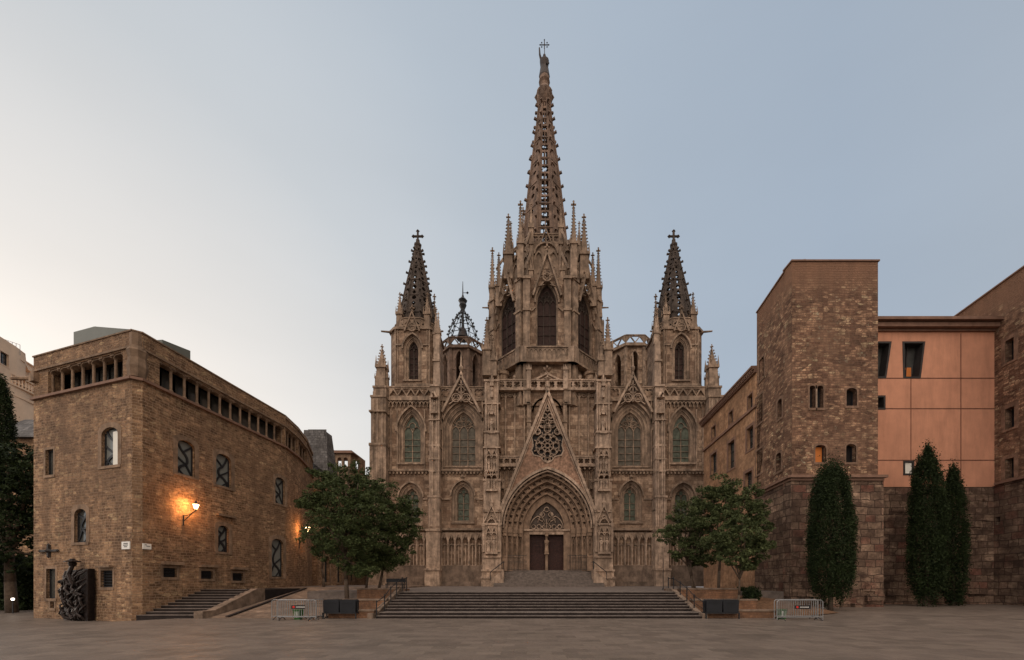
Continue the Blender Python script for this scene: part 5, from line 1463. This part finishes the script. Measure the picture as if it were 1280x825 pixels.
b.slab(FF2, rect(-.16, WT + .25, -.3, ZL - .1), [], -.9, 0); b.slab(FS2, rect(0, LS + .0, -.3, ZL - .1), [], -.9, 0); b.slab(Fr((TXR + .25, DT - .16, 0), (0, 1, 0)), rect(.85, 5, -.3, ZL - .1), [], -.5, 0)
rd = random.Random(3)
for i in range(26):   # proud and worn blocks of the footing
    u = rd.uniform(0, WT - .9); v = rd.uniform(.1, 1.6); b.box(FF2, u, u + rd.uniform(.5, 1.1), v, v + rd.uniform(.3, .55), -.2, rd.uniform(.08, .35) * (1.9 - v))
b.build('tower_base', M['roman'], RT)
b = MB()
for fr, L, a in ((FF, WT, -.35), (FS_, LS, 0)): b.box(fr, a, L + .35, ZL - .12, ZL + .06, -.2, .42); b.box(fr, a + .1, L + .22, ZL - .3, ZL - .12, -.2, .26)
b.box(FF, -.08, WT + .08, ZTOP, ZTOP + .1, -.9, .08); b.box(FS_, 0, LS, ZTOP + .002, ZTOP + .1, -.9, .08)
b.build('ledge', M['cornice'], RT)
b = MB(); r = pxrect(FF, 1057.8, 1061, 560, 578); b.box(FF, *r, -.38, -.3); b.build('pale_panel', M['pale_panel'], RT)
b = MB(); r = pxrect(FF, 1010, 1031, 480, 484); b.box(FF, (r[0] + r[1]) / 2 - .05, (r[0] + r[1]) / 2 + .05, *pxrect(FF, 1010, 1031, 486, 510)[2:], -.3, .02); b.build('window_column', M['carved_pale'], RT)

# palace wing running back towards the cathedral
XW, YW = 19.95, 45.0
PW = thing('palace_wing', 'ochre plastered palace wing with rows of tall windows between tower and cathedral', 'building', (X46, Y46, .5))
FW = Fr((XW, YW, 0), (X46 - XW, Y46 - YW, 0)); LW = math.hypot(X46 - XW, Y46 - YW)
hw_ = []
for r in ((889.5, 894.4, 533, 547), (911, 916, 514.5, 530), (934.5, 940.5, 493.5, 512), (888.7, 895.5, 567, 592), (910, 918, 552, 586), (933.5, 941.5, 534, 562), (931, 940, 590, 612), (908, 917, 604, 626)):
    q = pxrect(FW, *r); q = (max(.2, q[0]), min(LW - .2, q[1]), q[2], q[3]); small = (r[3] - r[2]) < 20 and r[2] < 540
    hw_.append(window(PW, FW, q, 'cross' if not small else 'plain', False, 0, M['glassroom'], M['cornice'], .35, surround=.26 if not small else .12))
ZE = 19.85
b = MB(); b.slab(FW, rect(0, LW, -.3, ZE), hw_, -.7, 0); b.slab(Fr((XW + 7, YW, 0), (-1, 0, 0)), rect(0, 7, -.3, ZE), [], -.5, 0); b.build('palace_wall', M['wing'], PW)
b = MB()
b.box(FW, -.3, LW, ZE, ZE + .14, -7, .35); b.box(FW, -.4, LW, ZE - .25, ZE, -.2, .2); b.box(FW, -.3, LW, ZE + .14, ZE + .3, -7, .45)
for i in range(40): b.box(FW, LW * i / 40, LW * i / 40 + .14, ZE - .16, ZE + .01, .15, .33)
b.build('eaves', M['cornice'], PW)
b = MB(); u, zs_ = FW.hit(911, 537); b.box(FW, 0, LW, zs_ - .1, zs_ + .12, -.1, .16); b.build('string_course', M['cornice'], PW)

# salmon wall
DS = 31.0
SX0, SX1 = TXR - 1.5, XD(1244, DS)
SB = thing('salmon_building', 'flat salmon rendered building with leaning dark windows over a stone base', 'building', ((SX0 + SX1) / 2, DS, .35))
FSm = Fr((0, DS, 0), (1, 0, 0))
zq = lambda y: CH + (HY - y) * DS / 500
xq = lambda x: XD(x, DS)
hh = []
g1 = [(xq(1129), zq(428)), (xq(1155), zq(428)), (xq(1149.5), zq(472)), (xq(1130), zq(472))]
g2 = [(xq(1087), zq(428)), (xq(1113), zq(428)), (xq(1106.5), zq(472)), (xq(1087), zq(472))]
g3 = rect(xq(1095), xq(1105.5), zq(511), zq(495.5)); g4 = rect(xq(1130), xq(1141.5), zq(593), zq(577))
b = MB(); b.slab(FSm, rect(SX0, SX1, zq(609), zq(415)), [g1[::-1], g2[::-1], g3, g4], -.8, 0); b.build('rendered_wall', M['salmon'], SB)
for i, (g, m_) in enumerate(((g1, M['glassroom']), (g2, M['glassroom']), (g3, M['glassroom']), (g4, M['pale_panel']))):
    b = MB(); b.slab(FSm, g, [], -.7 if i < 3 else -.15, -.6 if i < 3 else -.06); w0 = b.build('window', m_, SB)
    b = MB(); b.bar(FSm, g, .14, -.6, .03, True)
    if i == 0: b.bar(FSm, [((g[0][0] + g[1][0]) / 2, g[0][1]), ((g[2][0] + g[3][0]) / 2, g[2][1])], .06, -.6, -.5)
    b.build('frame', M['lead'], w0)
b = MB(); b.box(FSm, xq(1140), xq(1147), zq(470), zq(455), -.58, -.52); b.build('red_poster', M['orange'], SB)
b = MB()
for x in (1138.6, 1201):
    b.box(FSm, xq(x) - .03, xq(x) + .03, zq(428 if x > 1150 else 417), zq(417), -.01, .012)
    b.box(FSm, xq(x) - .03, xq(x) + .03, zq(575 if x < 1150 else 608), zq(473), -.01, .012)
b.box(FSm, xq(1201) - .03, xq(1201) + .03, zq(473), zq(428), -.01, .012)
for y in (472.8, 510.8, 575.3): b.box(FSm, SX0, SX1, zq(y) - .035, zq(y) + .035, -.01, .015)
b.build('panel_joints', M['joint'], SB)
b = MB(); b.box(FSm, SX0, SX1 + .1, zq(415), zq(412.5), -.5, .15); b.box(FSm, SX0, SX1 + .15, zq(412.3), zq(407), -1, .45); b.box(FSm, SX0, SX1 + .2, zq(406), zq(402.5), -8, .7); b.box(FSm, SX0, SX1 + .1, zq(407), zq(406), -1, .3); b.build('cornice', M['cornice'], SB)
b = MB(); b.slab(FSm, rect(SX0, SX1 + 3, -.3, zq(609)), [rect(xq(1247.5), xq(1254), zq(656), zq(646)), rect(xq(1226), xq(1229), zq(634), zq(624))], -.9, .12)
b.box(FSm, SX0, SX1 + 3, zq(664), zq(600), -1.4, -.92)
rd = random.Random(8)
for i in range(60):
    u = rd.uniform(SX0, SX1 - 1); v = rd.uniform(.1, 8.0); b.box(FSm, u, u + rd.uniform(.6, 1.5), v, v + rd.uniform(.35, .6), 0, .12 + rd.uniform(.02, .10) + (.2 if v < 1.2 else 0))
b.build('stone_base', M['roman'], SB)

# far right tower
RX1, RY1, RX0, RY0 = XD(1280, 28.9), 28.9, XD(1190, 34.6), 34.6
FR_ = Fr((RX0, RY0, 0), (RX1 - RX0, RY1 - RY0, 0)); LR = 16
ZR = 24.8
GR = thing('great_stone_block', 'rough brown stone tower at the right edge, cut by the frame', 'tower', (RX1, RY1, .35))
hr = []
for r in ((1256.6, 1267.4, 424, 452), (1256.5, 1268, 509.5, 535.5), (1256.5, 1267.5, 573, 598)): hr.append(window(GR, FR_, pxrect(FR_, *r), 'plain', False, 0, M['glassroom'], M['tower_trim'], .5, surround=.3))
b = MB(); b.slab(FR_, rect(0, LR, 9.6, ZR), hr, -.8, 0); b.build('tower_wall', M['tower'], GR)
b = MB(); b.slab(FR_, rect(0, LR, -.3, 9.5), [pxrect(FR_, 1248, 1254, 646, 656) and rect(*pxrect(FR_, 1247, 1253, 646, 656))], -.9, .15)
for i in range(30):
    u = rd.uniform(4, LR - 1); v = rd.uniform(.1, 8.0); b.box(FR_, u, u + rd.uniform(.6, 1.5), v, v + rd.uniform(.35, .6), 0, .15 + rd.uniform(.02, .10))
b.build('tower_base', M['roman'], GR)
b = MB(); b.box(FR_, 4, LR, 9.5, 9.68, -.2, .35); b.box(FR_, 0, LR, ZR, ZR + .1, -.9, .1); b.build('ledge', M['cornice'], GR)
# ================================================================== left stair, ramp, planters
FN = M['step']
def xw(y): return XC + (XE - XC) * (y - YC) / (YE - YC)    # house wall at depth y
t = MB(); n = 10; y0, rise, runl = 22.9, 1.56 / 10, .43
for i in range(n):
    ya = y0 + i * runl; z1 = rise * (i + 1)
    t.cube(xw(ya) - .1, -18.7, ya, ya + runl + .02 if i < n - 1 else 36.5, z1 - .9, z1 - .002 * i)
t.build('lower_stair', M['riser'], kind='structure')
t = MB()
for i in range(n):
    ya = y0 + i * runl; z1 = rise * (i + 1)
    t.cube(xw(ya) - .1, -18.68, ya - .03, ya + .40, z1, z1 + .03)
t.build('stair_nosings', M['step'], kind='structure')
FK = Fr((-18.3, 22.6, 0), (0, 1, 0))
t = MB(); t.slab(FK, [(0, -.3), (5.4, -.3), (5.4, 1.62), (4.6, 1.62), (.9, .42), (0, .42)], [], -.5, 0)
t.build('stair_curb', M['curb'], kind='structure')
# second flight, its treads facing the ramp
t = MB()
n = 8
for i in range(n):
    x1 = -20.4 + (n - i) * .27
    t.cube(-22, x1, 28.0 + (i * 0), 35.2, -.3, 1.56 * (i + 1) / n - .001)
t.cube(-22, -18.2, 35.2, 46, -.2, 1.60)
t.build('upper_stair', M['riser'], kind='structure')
t = MB()   # ramp
sheet(t, -18.2, -11.6, 22.9, 33, .02, 1.60, 1.0); sheet(t, -22, -11.6, 33, 62, 1.60, 1.64, 1.0)
t.build('ramp', M['ramp'], kind='structure')
t = MB(); t.add([(-16.9, 22.8, .0), (-16.75, 22.8, .12), (-14.6, 33, 1.72), (-14.75, 33, 1.6)], [(0, 1, 2, 3)])
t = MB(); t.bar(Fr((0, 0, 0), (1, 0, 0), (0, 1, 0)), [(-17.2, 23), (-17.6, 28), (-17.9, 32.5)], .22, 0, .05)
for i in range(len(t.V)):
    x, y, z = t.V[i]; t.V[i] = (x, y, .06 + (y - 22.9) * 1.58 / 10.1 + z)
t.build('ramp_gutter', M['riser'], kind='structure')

def planter(name, label, x0, x1, dirx, tiers):
    th = thing(name, label, 'planter', ((x0 + x1) / 2, tiers[0][0], 0))
    for i, (ya, yb, z, a, c) in enumerate(tiers):
        o = MB(); X0, X1 = x0 + a, x1 + c
        o.cube(X0, X1, ya, ya + .3, -.2 if i == 0 else tiers[i - 1][2] - .25, z + .06); o.cube(X0, X0 + .3, ya + .3, yb, -.2, z + .06); o.cube(X1 - .3, X1, ya + .3, yb, -.2, z + .06)
        o.build('retaining_wall', M['brick'], th)
        o = MB(); o.cube(X0 - .04, X1 + .04, ya - .04, ya + .34, z + .06, z + .16)
        o.build('coping', M['curb'], th)
        o = MB(); nx, ny = 14, 6; rd = random.Random(i)
        vs = [(X0 + .3 + (X1 - X0 - .6) * k / nx, ya + .3 + (yb - ya - .3) * j / ny, z - .02 + rd.uniform(-.05, .09)) for j in range(ny + 1) for k in range(nx + 1)]
        o.add(vs, [(j * (nx + 1) + k, j * (nx + 1) + k + 1, (j + 1) * (nx + 1) + k + 1, (j + 1) * (nx + 1) + k) for j in range(ny) for k in range(nx)])
        o.build('soil', M['earth'], th)
planter('stepped_planter', 'stepped brick planter holding trees left of the wide stairs', -11.6, SL - .25, 1, [(23.0, 25.2, .33, .2, 0), (25.2, 27.4, .85, .0, -.05), (27.4, 30.4, 1.5, 0, -.1)])
planter('stepped_planter', 'stepped brick planter holding trees right of the wide stairs', SR + .25, 14.4, 1, [(23.0, 25.0, .33, 0, 0), (25.0, 27.2, .85, .05, 0), (27.2, 30.4, 1.5, .1, 0)])
# sloping cheek walls at both sides of the stairs
for x, lab in ((SL - .2, 'left'), (SR - .1, 'right')):
    o = MB(); fr = Fr((x + (0 if lab == 'left' else .3), 22.7, 0), (0, 1, 0))
    o.slab(fr, [(0, -.3), (6, -.3), (6, 1.62), (5, 1.62), (.8, .3), (0, .3)], [], -.3 if lab == 'left' else -.3, 0)
    o.build('stair_side_wall', M['curb'], kind='structure')
# handrails
def handrail(x, label):
    th = thing('stair_handrail', label, 'handrail', (x, 22.9, 0), 'handrails of the wide stairs')
    pts = []
    for y, z in ((22.9, .0), (24.2, .31), (25.3, .78), (26.4, 1.1), (27.6, 1.4), (28.6, 1.4)):
        o = MB(); o.tube((x, y, z - .05), (x, y, z + .95), .035, 6); o.knob((x, y, z + .98), .06); o.build('post', M['black'], th); pts.append((x, y, z + .92))
    o = MB(); o.path(pts, .025, 5); o.path([(a, b, c - .4) for a, b, c in pts], .015, 4); o.build('rail', M['black'], th)
handrail(SL - .05, 'black metal handrail climbing the left side of the wide stairs')
handrail(SR + .05, 'black metal handrail climbing the right side of the wide stairs')

# ================================================================== small street things
def barrier(x, y, z, L, rot, label, banner=False):
    th = thing('crowd_barrier', label, 'barrier', (x, y, z), 'steel crowd barriers on the plaza')
    c, s_ = math.cos(rot), math.sin(rot); fr = Fr((x, y, z), (c, s_, 0))
    o = MB(); r = .024; h0, h1 = .18, 1.1
    o.path([fr.p(-L / 2, h0 - .15), fr.p(-L / 2, h1 - .08), fr.p(-L / 2 + .1, h1), fr.p(L / 2 - .1, h1), fr.p(L / 2, h1 - .08), fr.p(L / 2, h0 - .15)], r, 6)
    o.tube(fr.p(-L / 2, h0), fr.p(L / 2, h0), r, 6)
    o.build('frame', M['steel'], th)
    o = MB(); n = int(L / .125)
    for i in range(1, n): o.tube(fr.p(-L / 2 + L * i / n, h0), fr.p(-L / 2 + L * i / n, h1), .012, 4)
    o.build('bars', M['steel'], th)
    for q in (-1, 1):
        o = MB(); u = q * (L / 2 - .25)
        for w in (-.3, .3): o.path([fr.p(u, h0), fr.p(u, .08, w * .7), fr.p(u, .015, w)], .022, 5)
        o.build('foot', M['black'], th)
    if banner:
        o = MB(); o.box(fr, -L * .13, L * .22, .63, .82, .03, .045); b = o.build('banner', M['bin'], th)
        o = MB(); o.slab(fr, circ(-L * .07, .725, .065, 12), [], .045, .05); o.build('banner_emblem', M['red'], b)
        o = MB()
        for i in range(9): o.box(fr, -L * .01 + i * .055, -L * .01 + i * .055 + .035, .70, .745, .045, .049)
        o.build('banner_lettering', M['white'], b)
def gl(x, y): return ghz(x, y)
bx, D = XD(368, 21.6), 21.6
barrier(XD(362.5, 22.1), 22.1, 0, 2.0, 0, 'left steel crowd barrier of the pair by the ramp, slightly behind')
barrier(XD(371, 21.7), 21.7, 0, 2.05, .03, 'steel crowd barrier with dark banner near the foot of the ramp', True)
barrier(XD(397, 22.3), 22.3, 0, .9, 1.25, 'steel crowd barrier seen almost end-on beside the two dark boxes')
xx = XD(1000, 21.6)
barrier(xx, 21.6, gl(xx, 21.6), 2.5, .02, 'steel crowd barrier with red-dotted banner in front of the cypress', True)
barrier(XD(995, 22.3), 22.3, gl(xx, 22), 2.5, .05, 'steel crowd barrier standing just behind the one with red-dotted banner')

def bin_pair(x, y, z, label):
    th = thing('bin_stand', label, 'litter bin', (x, y, z)); fr = Fr((x, y, z), (1, 0, 0))
    for q in (-1, 1):
        o = MB(); c = q * .47; o.slab(fr, [(c - .43, .36), (c + .43, .36), (c + .45, 1.0), (c + .38, 1.08), (c - .38, 1.08), (c - .45, 1.0)], [], -.5, 0)
        o.box(fr, c - .3, c + .3, .9, .94, 0, .02)
        o.build('bin_box', M['bin'], th)
    o = MB(); o.box(fr, -.95, .95, .29, .35, -.5, .03)
    for q in (-1, 1):
        for w in (-.46, -.02): o.box(fr, q * .93 - .03, q * .93 + .03, 0, .3, w - .03, w + .03)
        o.box(fr, q * .94 - .02, q * .94 + .02, .35, .95, -.28, -.2)
    o.build('stand', M['black'], th)
bin_pair(XD(424, 22.6), 22.6, .0, 'two dark boxes on a low stand at the foot of the left planter')
bin_pair(XD(903.5, 22.6), 22.6, .0, 'two dark boxes on a low stand at the foot of the right planter')
def crate(px, py, D, label):
    x = XD(px, D); z = gl(x, D); th = thing('green_bin', label, 'bin', (x, D, z)); fr = Fr((x, D, z), (1, 0, 0))
    o = MB(); o.pyr(fr, 0, 0, 0, .5, .15, .19); o.box(fr, -.21, .21, .5, .55, -.21, .21); o.build('body', M['green'], th)
    o = MB(); 
    for k in (-.08, .0, .08): o.box(fr, k - .012, k + .012, .1, .45, .17, .2)
    o.build('ribs', M['white'], th)
crate(373, 770, 22.3, 'small green bin behind the barrier near the ramp'); crate(977, 764, 22.6, 'small green bin behind the barriers near the cypress')
# seat with folded things on the terrace
th = thing('terrace_bench', 'dark bench on the terrace between left tree and cathedral', 'bench', (XD(494, 33), 33, 1.45)); fr = Fr((XD(494, 33), 33, 1.45), (1, 0, 0))
o = MB(); o.box(fr, -.8, .8, .42, .48, -.2, .2)
o.build('seat', M['black'], th); o = MB(); o.box(fr, -.8, .8, .6, .9, -.24, -.19); o.build('backrest', M['black'], th)
for q in (-1, 1):
    o = MB(); o.box(fr, q * .7 - .03, q * .7 + .03, 0, .9, -.25, -.2); o.box(fr, q * .7 - .03, q * .7 + .03, 0, .42, .12, .17); o.build('leg', M['black'], th)
# thin post on the terrace
for px, D, lab in ((829, 33, 'thin dark pole on the terrace beside the right tree'),):
    th = thing('slim_pole', lab, 'pole', (XD(px, D), D, 1.45)); o = MB(); o.tube((XD(px, D), D, 1.45), (XD(px, D), D, 4.0), .03, 6); o.build('shaft', M['black'], th)
    o = MB(); o.lathe(XD(px, D), D, [(.12, 1.42), (.1, 1.5), (.04, 1.56)], 8); o.build('foot', M['black'], th)

# ================================================================== trees
def leaves_mesh(name, mat, parent, pts, size, seed, lean=.0):
    rs = np.random.RandomState(seed); N = len(pts)
    a = rs.normal(size=(N, 3)); a /= np.linalg.norm(a, axis=1)[:, None]
    h = rs.normal(size=(N, 3)); b = np.cross(a, h); b /= np.linalg.norm(b, axis=1)[:, None]
    s = size * rs.uniform(.6, 1.35, N)[:, None]
    V = np.stack([pts - a * s, pts + b * s * .5, pts + a * s, pts - b * s * .5], 1).reshape(-1, 3) - np.array(wloc(parent))
    me = bpy.data.meshes.new(name); me.vertices.add(4 * N); me.vertices.foreach_set('co', V.ravel())
    me.loops.add(4 * N); me.loops.foreach_set('vertex_index', np.arange(4 * N)); me.polygons.add(N)
    me.polygons.foreach_set('loop_start', np.arange(0, 4 * N, 4)); me.polygons.foreach_set('loop_total', np.full(N, 4))
    me.materials.append(mat); me.update(); me.validate()
    o = bpy.data.objects.new(name, me); COL.objects.link(o); o.parent = parent
    return o

def tree(px, D, z, blobs, label, seed, mat, trunk_r=.13, top=None, lean=0, n_leaf=15000, size=.075, stems=1, cat='tree', group='trees in the planters'):
    """blobs: (px, py, depth offset, radius px, vertical squash) of the leaf masses, measured at the tree's distance"""
    x = XD(px, D); th = thing('broadleaf_tree', label, cat, (x, D, z), group)
    rs = np.random.RandomState(seed); k = D / 500
    B = [(np.array([XD(bx, D), D + dy, CH + (HY - by) * k]), r * k, sq) for bx, by, dy, r, sq in blobs]
    tot = sum(r ** 2 for _, r, _ in B); P_ = []; clumps = []
    for c, r, sq in B:
        m = max(10, int(34 * (r / 1.2) ** 2))
        for _ in range(m):
            d = rs.normal(size=3); d /= np.linalg.norm(d); rr = r * rs.uniform(.4, 1.24)
            clumps.append((c + d * rr * np.array([1, .9, sq]), rs.uniform(.16, .42) * min(1, r)))
    n_each = int(n_leaf * 1.2) // len(clumps)
    for c, r in clumps:
        d = rs.normal(size=(n_each, 3)); d /= np.linalg.norm(d, axis=1)[:, None]
        P_.append(c + d * (r * rs.uniform(.2, 1.0, n_each) ** .6)[:, None] * np.array([1.15, 1.15, .7]))
    leaves_mesh('crown', mat, th, np.concatenate(P_), size, seed + 9)
    tk = MB(); rd = random.Random(seed)
    cz = min(b[0][2] for b in B)
    for sidx in range(stems):
        base = Vector((x + (sidx - (stems - 1) / 2) * .25, D, z - .1))
        tgt = Vector(B[sidx % len(B)][0]); fork = base.lerp(tgt, .45); fork.x += lean * .3 + rd.uniform(-.1, .1)
        pts = [base, base.lerp(fork, .5) + Vector((rd.uniform(-.06, .06), 0, 0)), fork]
        tk.path(pts, trunk_r, 8, trunk_r * .7)
        for c, r, sq in B:
            e = Vector(c) + Vector((rd.uniform(-.3, .3), rd.uniform(-.3, .3), r * .4)); m = fork.lerp(e, .5) + Vector((rd.uniform(-.15, .15), 0, -.1))
            tk.path([fork, m, e], trunk_r * .55, 6, .03)
    tk.build('trunk', M['bark'], th, smooth=True)
    return th
tree(434, 26.2, .8, [(428, 622, 0, 34, 1), (410, 648, .5, 26, .9), (448, 650, -.6, 38, 1), (396, 634, .3, 18, .8), (425, 672, -.8, 34, .8), (412, 606, .3, 19, .8), (450, 612, .5, 22, .8), (440, 700, 0, 24, .6), (408, 690, .3, 16, .7), (384, 628, .2, 19, .8), (398, 612, .2, 16, .8), (400, 592, .4, 14, .8), (430, 590, .2, 20, .8), (452, 714, -.2, 18, .5)],
     'largest dark green tree of the left planter, leaning towards the stone house', 11, M['leaf'], .16, n_leaf=26000)
tree(457, 28.6, 1.45, [(470, 640, 0, 30, 1), (462, 672, -.3, 30, .9), (475, 612, .3, 18, .8), (455, 700, .2, 18, .7), (475, 705, .2, 18, .6), (455, 600, .4, 18, .8)], 'middle tree of the left planter with its crown merged into its neighbours', 12, M['leaf'], .1, n_leaf=12000)
tree(473, 29.4, 1.5, [(492, 652, 0, 30, .95), (507, 665, .2, 19, .8), (485, 682, -.3, 26, .8), (500, 630, .1, 17, .7), (478, 700, 0, 20, .6), (500, 695, 0, 17, .6), (513, 645, 0, 14, .8)], 'rightmost tree of the left planter, its crown reaching before the cathedral', 13, M['leaf'], .11, n_leaf=16000)
tree(405, 37, 1.6, [(402, 682, 0, 14, .7), (410, 672, 0, 13, .7)], 'thin young tree in the lane beyond the ramp', 14, M['leafd'], .14, n_leaf=3000)
tree(868, 29.6, 1.5, [(862, 655, 0, 24, .9), (845, 668, .2, 19, .9), (872, 684, 0, 22, .8), (850, 690, 0, 14, .7), (838, 660, 0, 12, .8), (885, 640, 0, 20, .9), (868, 632, .2, 17, .8), (880, 700, .2, 15, .6)], 'leftmost slim-stemmed tree of the right planter, before the cathedral', 21, M['leafb'], .09, stems=2, n_leaf=14000)
tree(898, 28.0, 1.45, [(902, 622, 0, 26, .9), (885, 640, .4, 22, .9), (925, 640, 0, 27, .85), (900, 660, -.3, 30, .8), (950, 632, .2, 15, .7), (940, 655, 0, 20, .7), (912, 610, .4, 15, .8), (890, 612, .2, 16, .8), (935, 615, 0, 14, .7), (955, 655, 0, 12, .7), (905, 685, .3, 22, .7)], 'tallest tree of the right planter, spreading towards the square tower', 22, M['leafb'], .11, n_leaf=21000)
tree(921, 24.6, .4, [(925, 675, 0, 24, .9), (945, 690, 0, 20, .8), (912, 695, 0, 18, .8), (935, 705, 0, 17, .6), (925, 652, 0, 16, .8), (950, 668, 0, 14, .7), (908, 672, 0, 16, .8)], 'smallest and nearest tree of the right planter, with pale trunk', 23, M['leafb'], .085, n_leaf=11000)

def cypress(px, D, x0, x1, ytop, ybot, ybase, label, seed, mat, prof, n=16000, size=.06, rag=(.72, 1.08)):
    x = XD(px, D); z = gl(x, D); k = D / 500; zt, zb = CH + (HY - ytop) * k, CH + (HY - ybot) * k; hw = (x1 - x0) * k / 2; cx = XD((x0 + x1) / 2, D)
    th = thing('cypress', label, 'tree', (x, D, z), 'cypresses along the old wall')
    rs = np.random.RandomState(seed); P_ = []
    nt = 520
    for i in range(nt):     # upright tufts over the surface
        t = rs.uniform(0, 1) ** .9; a = rs.uniform(0, 2 * math.pi); r = hw * np.interp(t, [p[0] for p in prof], [p[1] for p in prof]) * rs.uniform(*rag)
        c = np.array([cx + r * math.cos(a), D + r * math.sin(a), zb + (zt - zb) * t]); m = n // nt
        q = rs.normal(size=(m, 3)) * np.array([.09, .09, .30 + .15 * rs.rand()]); P_.append(c + q)
    for i in range(16):     # loose leader shoots at the top and stray sprays
        a = rs.uniform(0, 6.283); t = rs.uniform(.9, 1.02) if i < 9 else rs.uniform(.2, .9); r = hw * np.interp(t, [p[0] for p in prof], [p[1] for p in prof]) * rs.uniform(.5, 1.12)
        P_.append(np.array([cx + r * math.cos(a), D + r * math.sin(a), zb + (zt - zb) * t]) + rs.normal(size=(60, 3)) * np.array([.05, .05, .22]))
    m = n // 4; t = rs.uniform(0, 1, m); a = rs.uniform(0, 6.283, m); r = hw * np.interp(t, [p[0] for p in prof], [p[1] for p in prof]) * rs.uniform(0, .85, m) ** .5
    P_.append(np.stack([cx + r * np.cos(a), D + r * np.sin(a), zb + (zt - zb) * t], 1))
    leaves_mesh('crown', mat, th, np.concatenate(P_), size, seed)
    tk = MB(); tk.path([(x, D, z - .1), (cx, D, zb + .5), (cx, D, zb + (zt - zb) * .6)], .16, 8, .05); tk.build('trunk', M['bark'], th, smooth=True)
cp = [(0, .35), (.06, .75), (.2, 1), (.6, .97), (.85, .75), (.95, .5), (1, .2)]
cypress(1038, 25.2, 1015, 1062, 586, 746, 762, 'widest rounded cypress, left of the salmon wall before the tower', 31, M['cyp'], cp, 46000, .055, (.86, 1.03))
cp2 = [(0, .4), (.08, .85), (.3, 1), (.6, .9), (.85, .62), (.95, .35), (1, .08)]
cypress(1156, 28.2, 1140, 1177, 566, 744, 760, 'tallest pointed cypress, left one of the two touching each other', 32, M['cyp'], cp2, 34000)
cypress(1191, 29.0, 1178, 1205, 590, 752, 760, 'narrow cypress, right one of the two touching each other', 33, M['cyp'], cp2, 24000)
# far left trees
tree(15, 30, -.2, [(8, 590, 0, 45, .9), (-30, 620, 0, 60, 1), (30, 600, .3, 26, .9), (10, 650, 0, 40, .9), (34, 650, 1, 22, 1), (30, 570, 1, 20, .8), (0, 700, -.5, 30, .8), (34, 700, .5, 18, .8)], 'dark spreading tree at the far left beside the stone house', 41, M['leafd'], .35, n_leaf=22000, size=.12, group='trees at the far left')
k = 36 / 500; x = XD(6, 36)
cypress(4, 36, -9, 14, 478, 620, 770, 'dark cypress rising behind the far left tree', 42, M['cyp'], cp2, 16000, .08)
th = thing('hedge', 'dark shrubbery at the far left below the trees', 'hedge', (XD(15, 33), 33, -.2))
rs = np.random.RandomState(5); leaves_mesh('foliage', M['leafd'], th, np.stack([rs.uniform(XD(-60, 33), XD(44, 33), 22000), rs.uniform(32, 34.5, 22000), rs.uniform(-.2, 1, 22000) ** 1 * 4.2], 1), .14, 6)
tk = MB(); tk.path([(XD(5, 33), 33, -.2), (XD(5, 33), 33, 3)], .1); tk.build('stems', M['bark'], th)
# shrubs at the foot of the tower
for px, D, r, lab in ((940, 27.2, .55, 'low dark shrub on the slope right of the right planter'), (927, 29.2, .5, 'small shrub behind the trees of the right planter')):
    x = XD(px, D); z = 1.0; th = thing('shrub', lab, 'shrub', (x, D, z - .3)); d = rs.normal(size=(1800, 3)); d /= np.linalg.norm(d, axis=1)[:, None]
    leaves_mesh('foliage', M['leafd'], th, np.array([x, D, z + .2]) + d * r * rs.uniform(.4, 1.1, 1800)[:, None], .07, 3)
    tk = MB(); tk.tube((x, D, z - .5), (x, D, z + .2), .05); tk.build('stems', M['bark'], th)
# sloping earth bank beside the tower
t = MB(); X0, X1 = 14.38, 18.6
t.add([(X0, 23.0, .0), (X1, 23.8, .25), (X1, 30.4, 1.0), (X0, 30.4, 1.5), (X0, 27.2, .95), (X0, 25, .4)], [(0, 1, 2, 3, 4, 5)]); t.build('earth_bank', M['earth'], kind='structure')
# little lamp low among the far-left trees
th = thing('garden_lamp', 'small lit white lamp low among the far left trees', 'lamp', (XD(16, 29), 29, -.2)); x = XD(16, 29); z = CH + (HY - 750) * 29 / 500
o = MB(); o.tube((x, 29, -.2), (x, 29, z), .035, 6); o.build('post', M['black'], th)
o = MB(); o.sphere((x, 29, z + .06), .09, 8); o.build('lamp_glass', M['lampwhite'], th)
o = MB(); o.lathe(x, 29, [(.14, z + .14), (.05, z + .22)], 8); o.build('lamp_cap', M['black'], th)
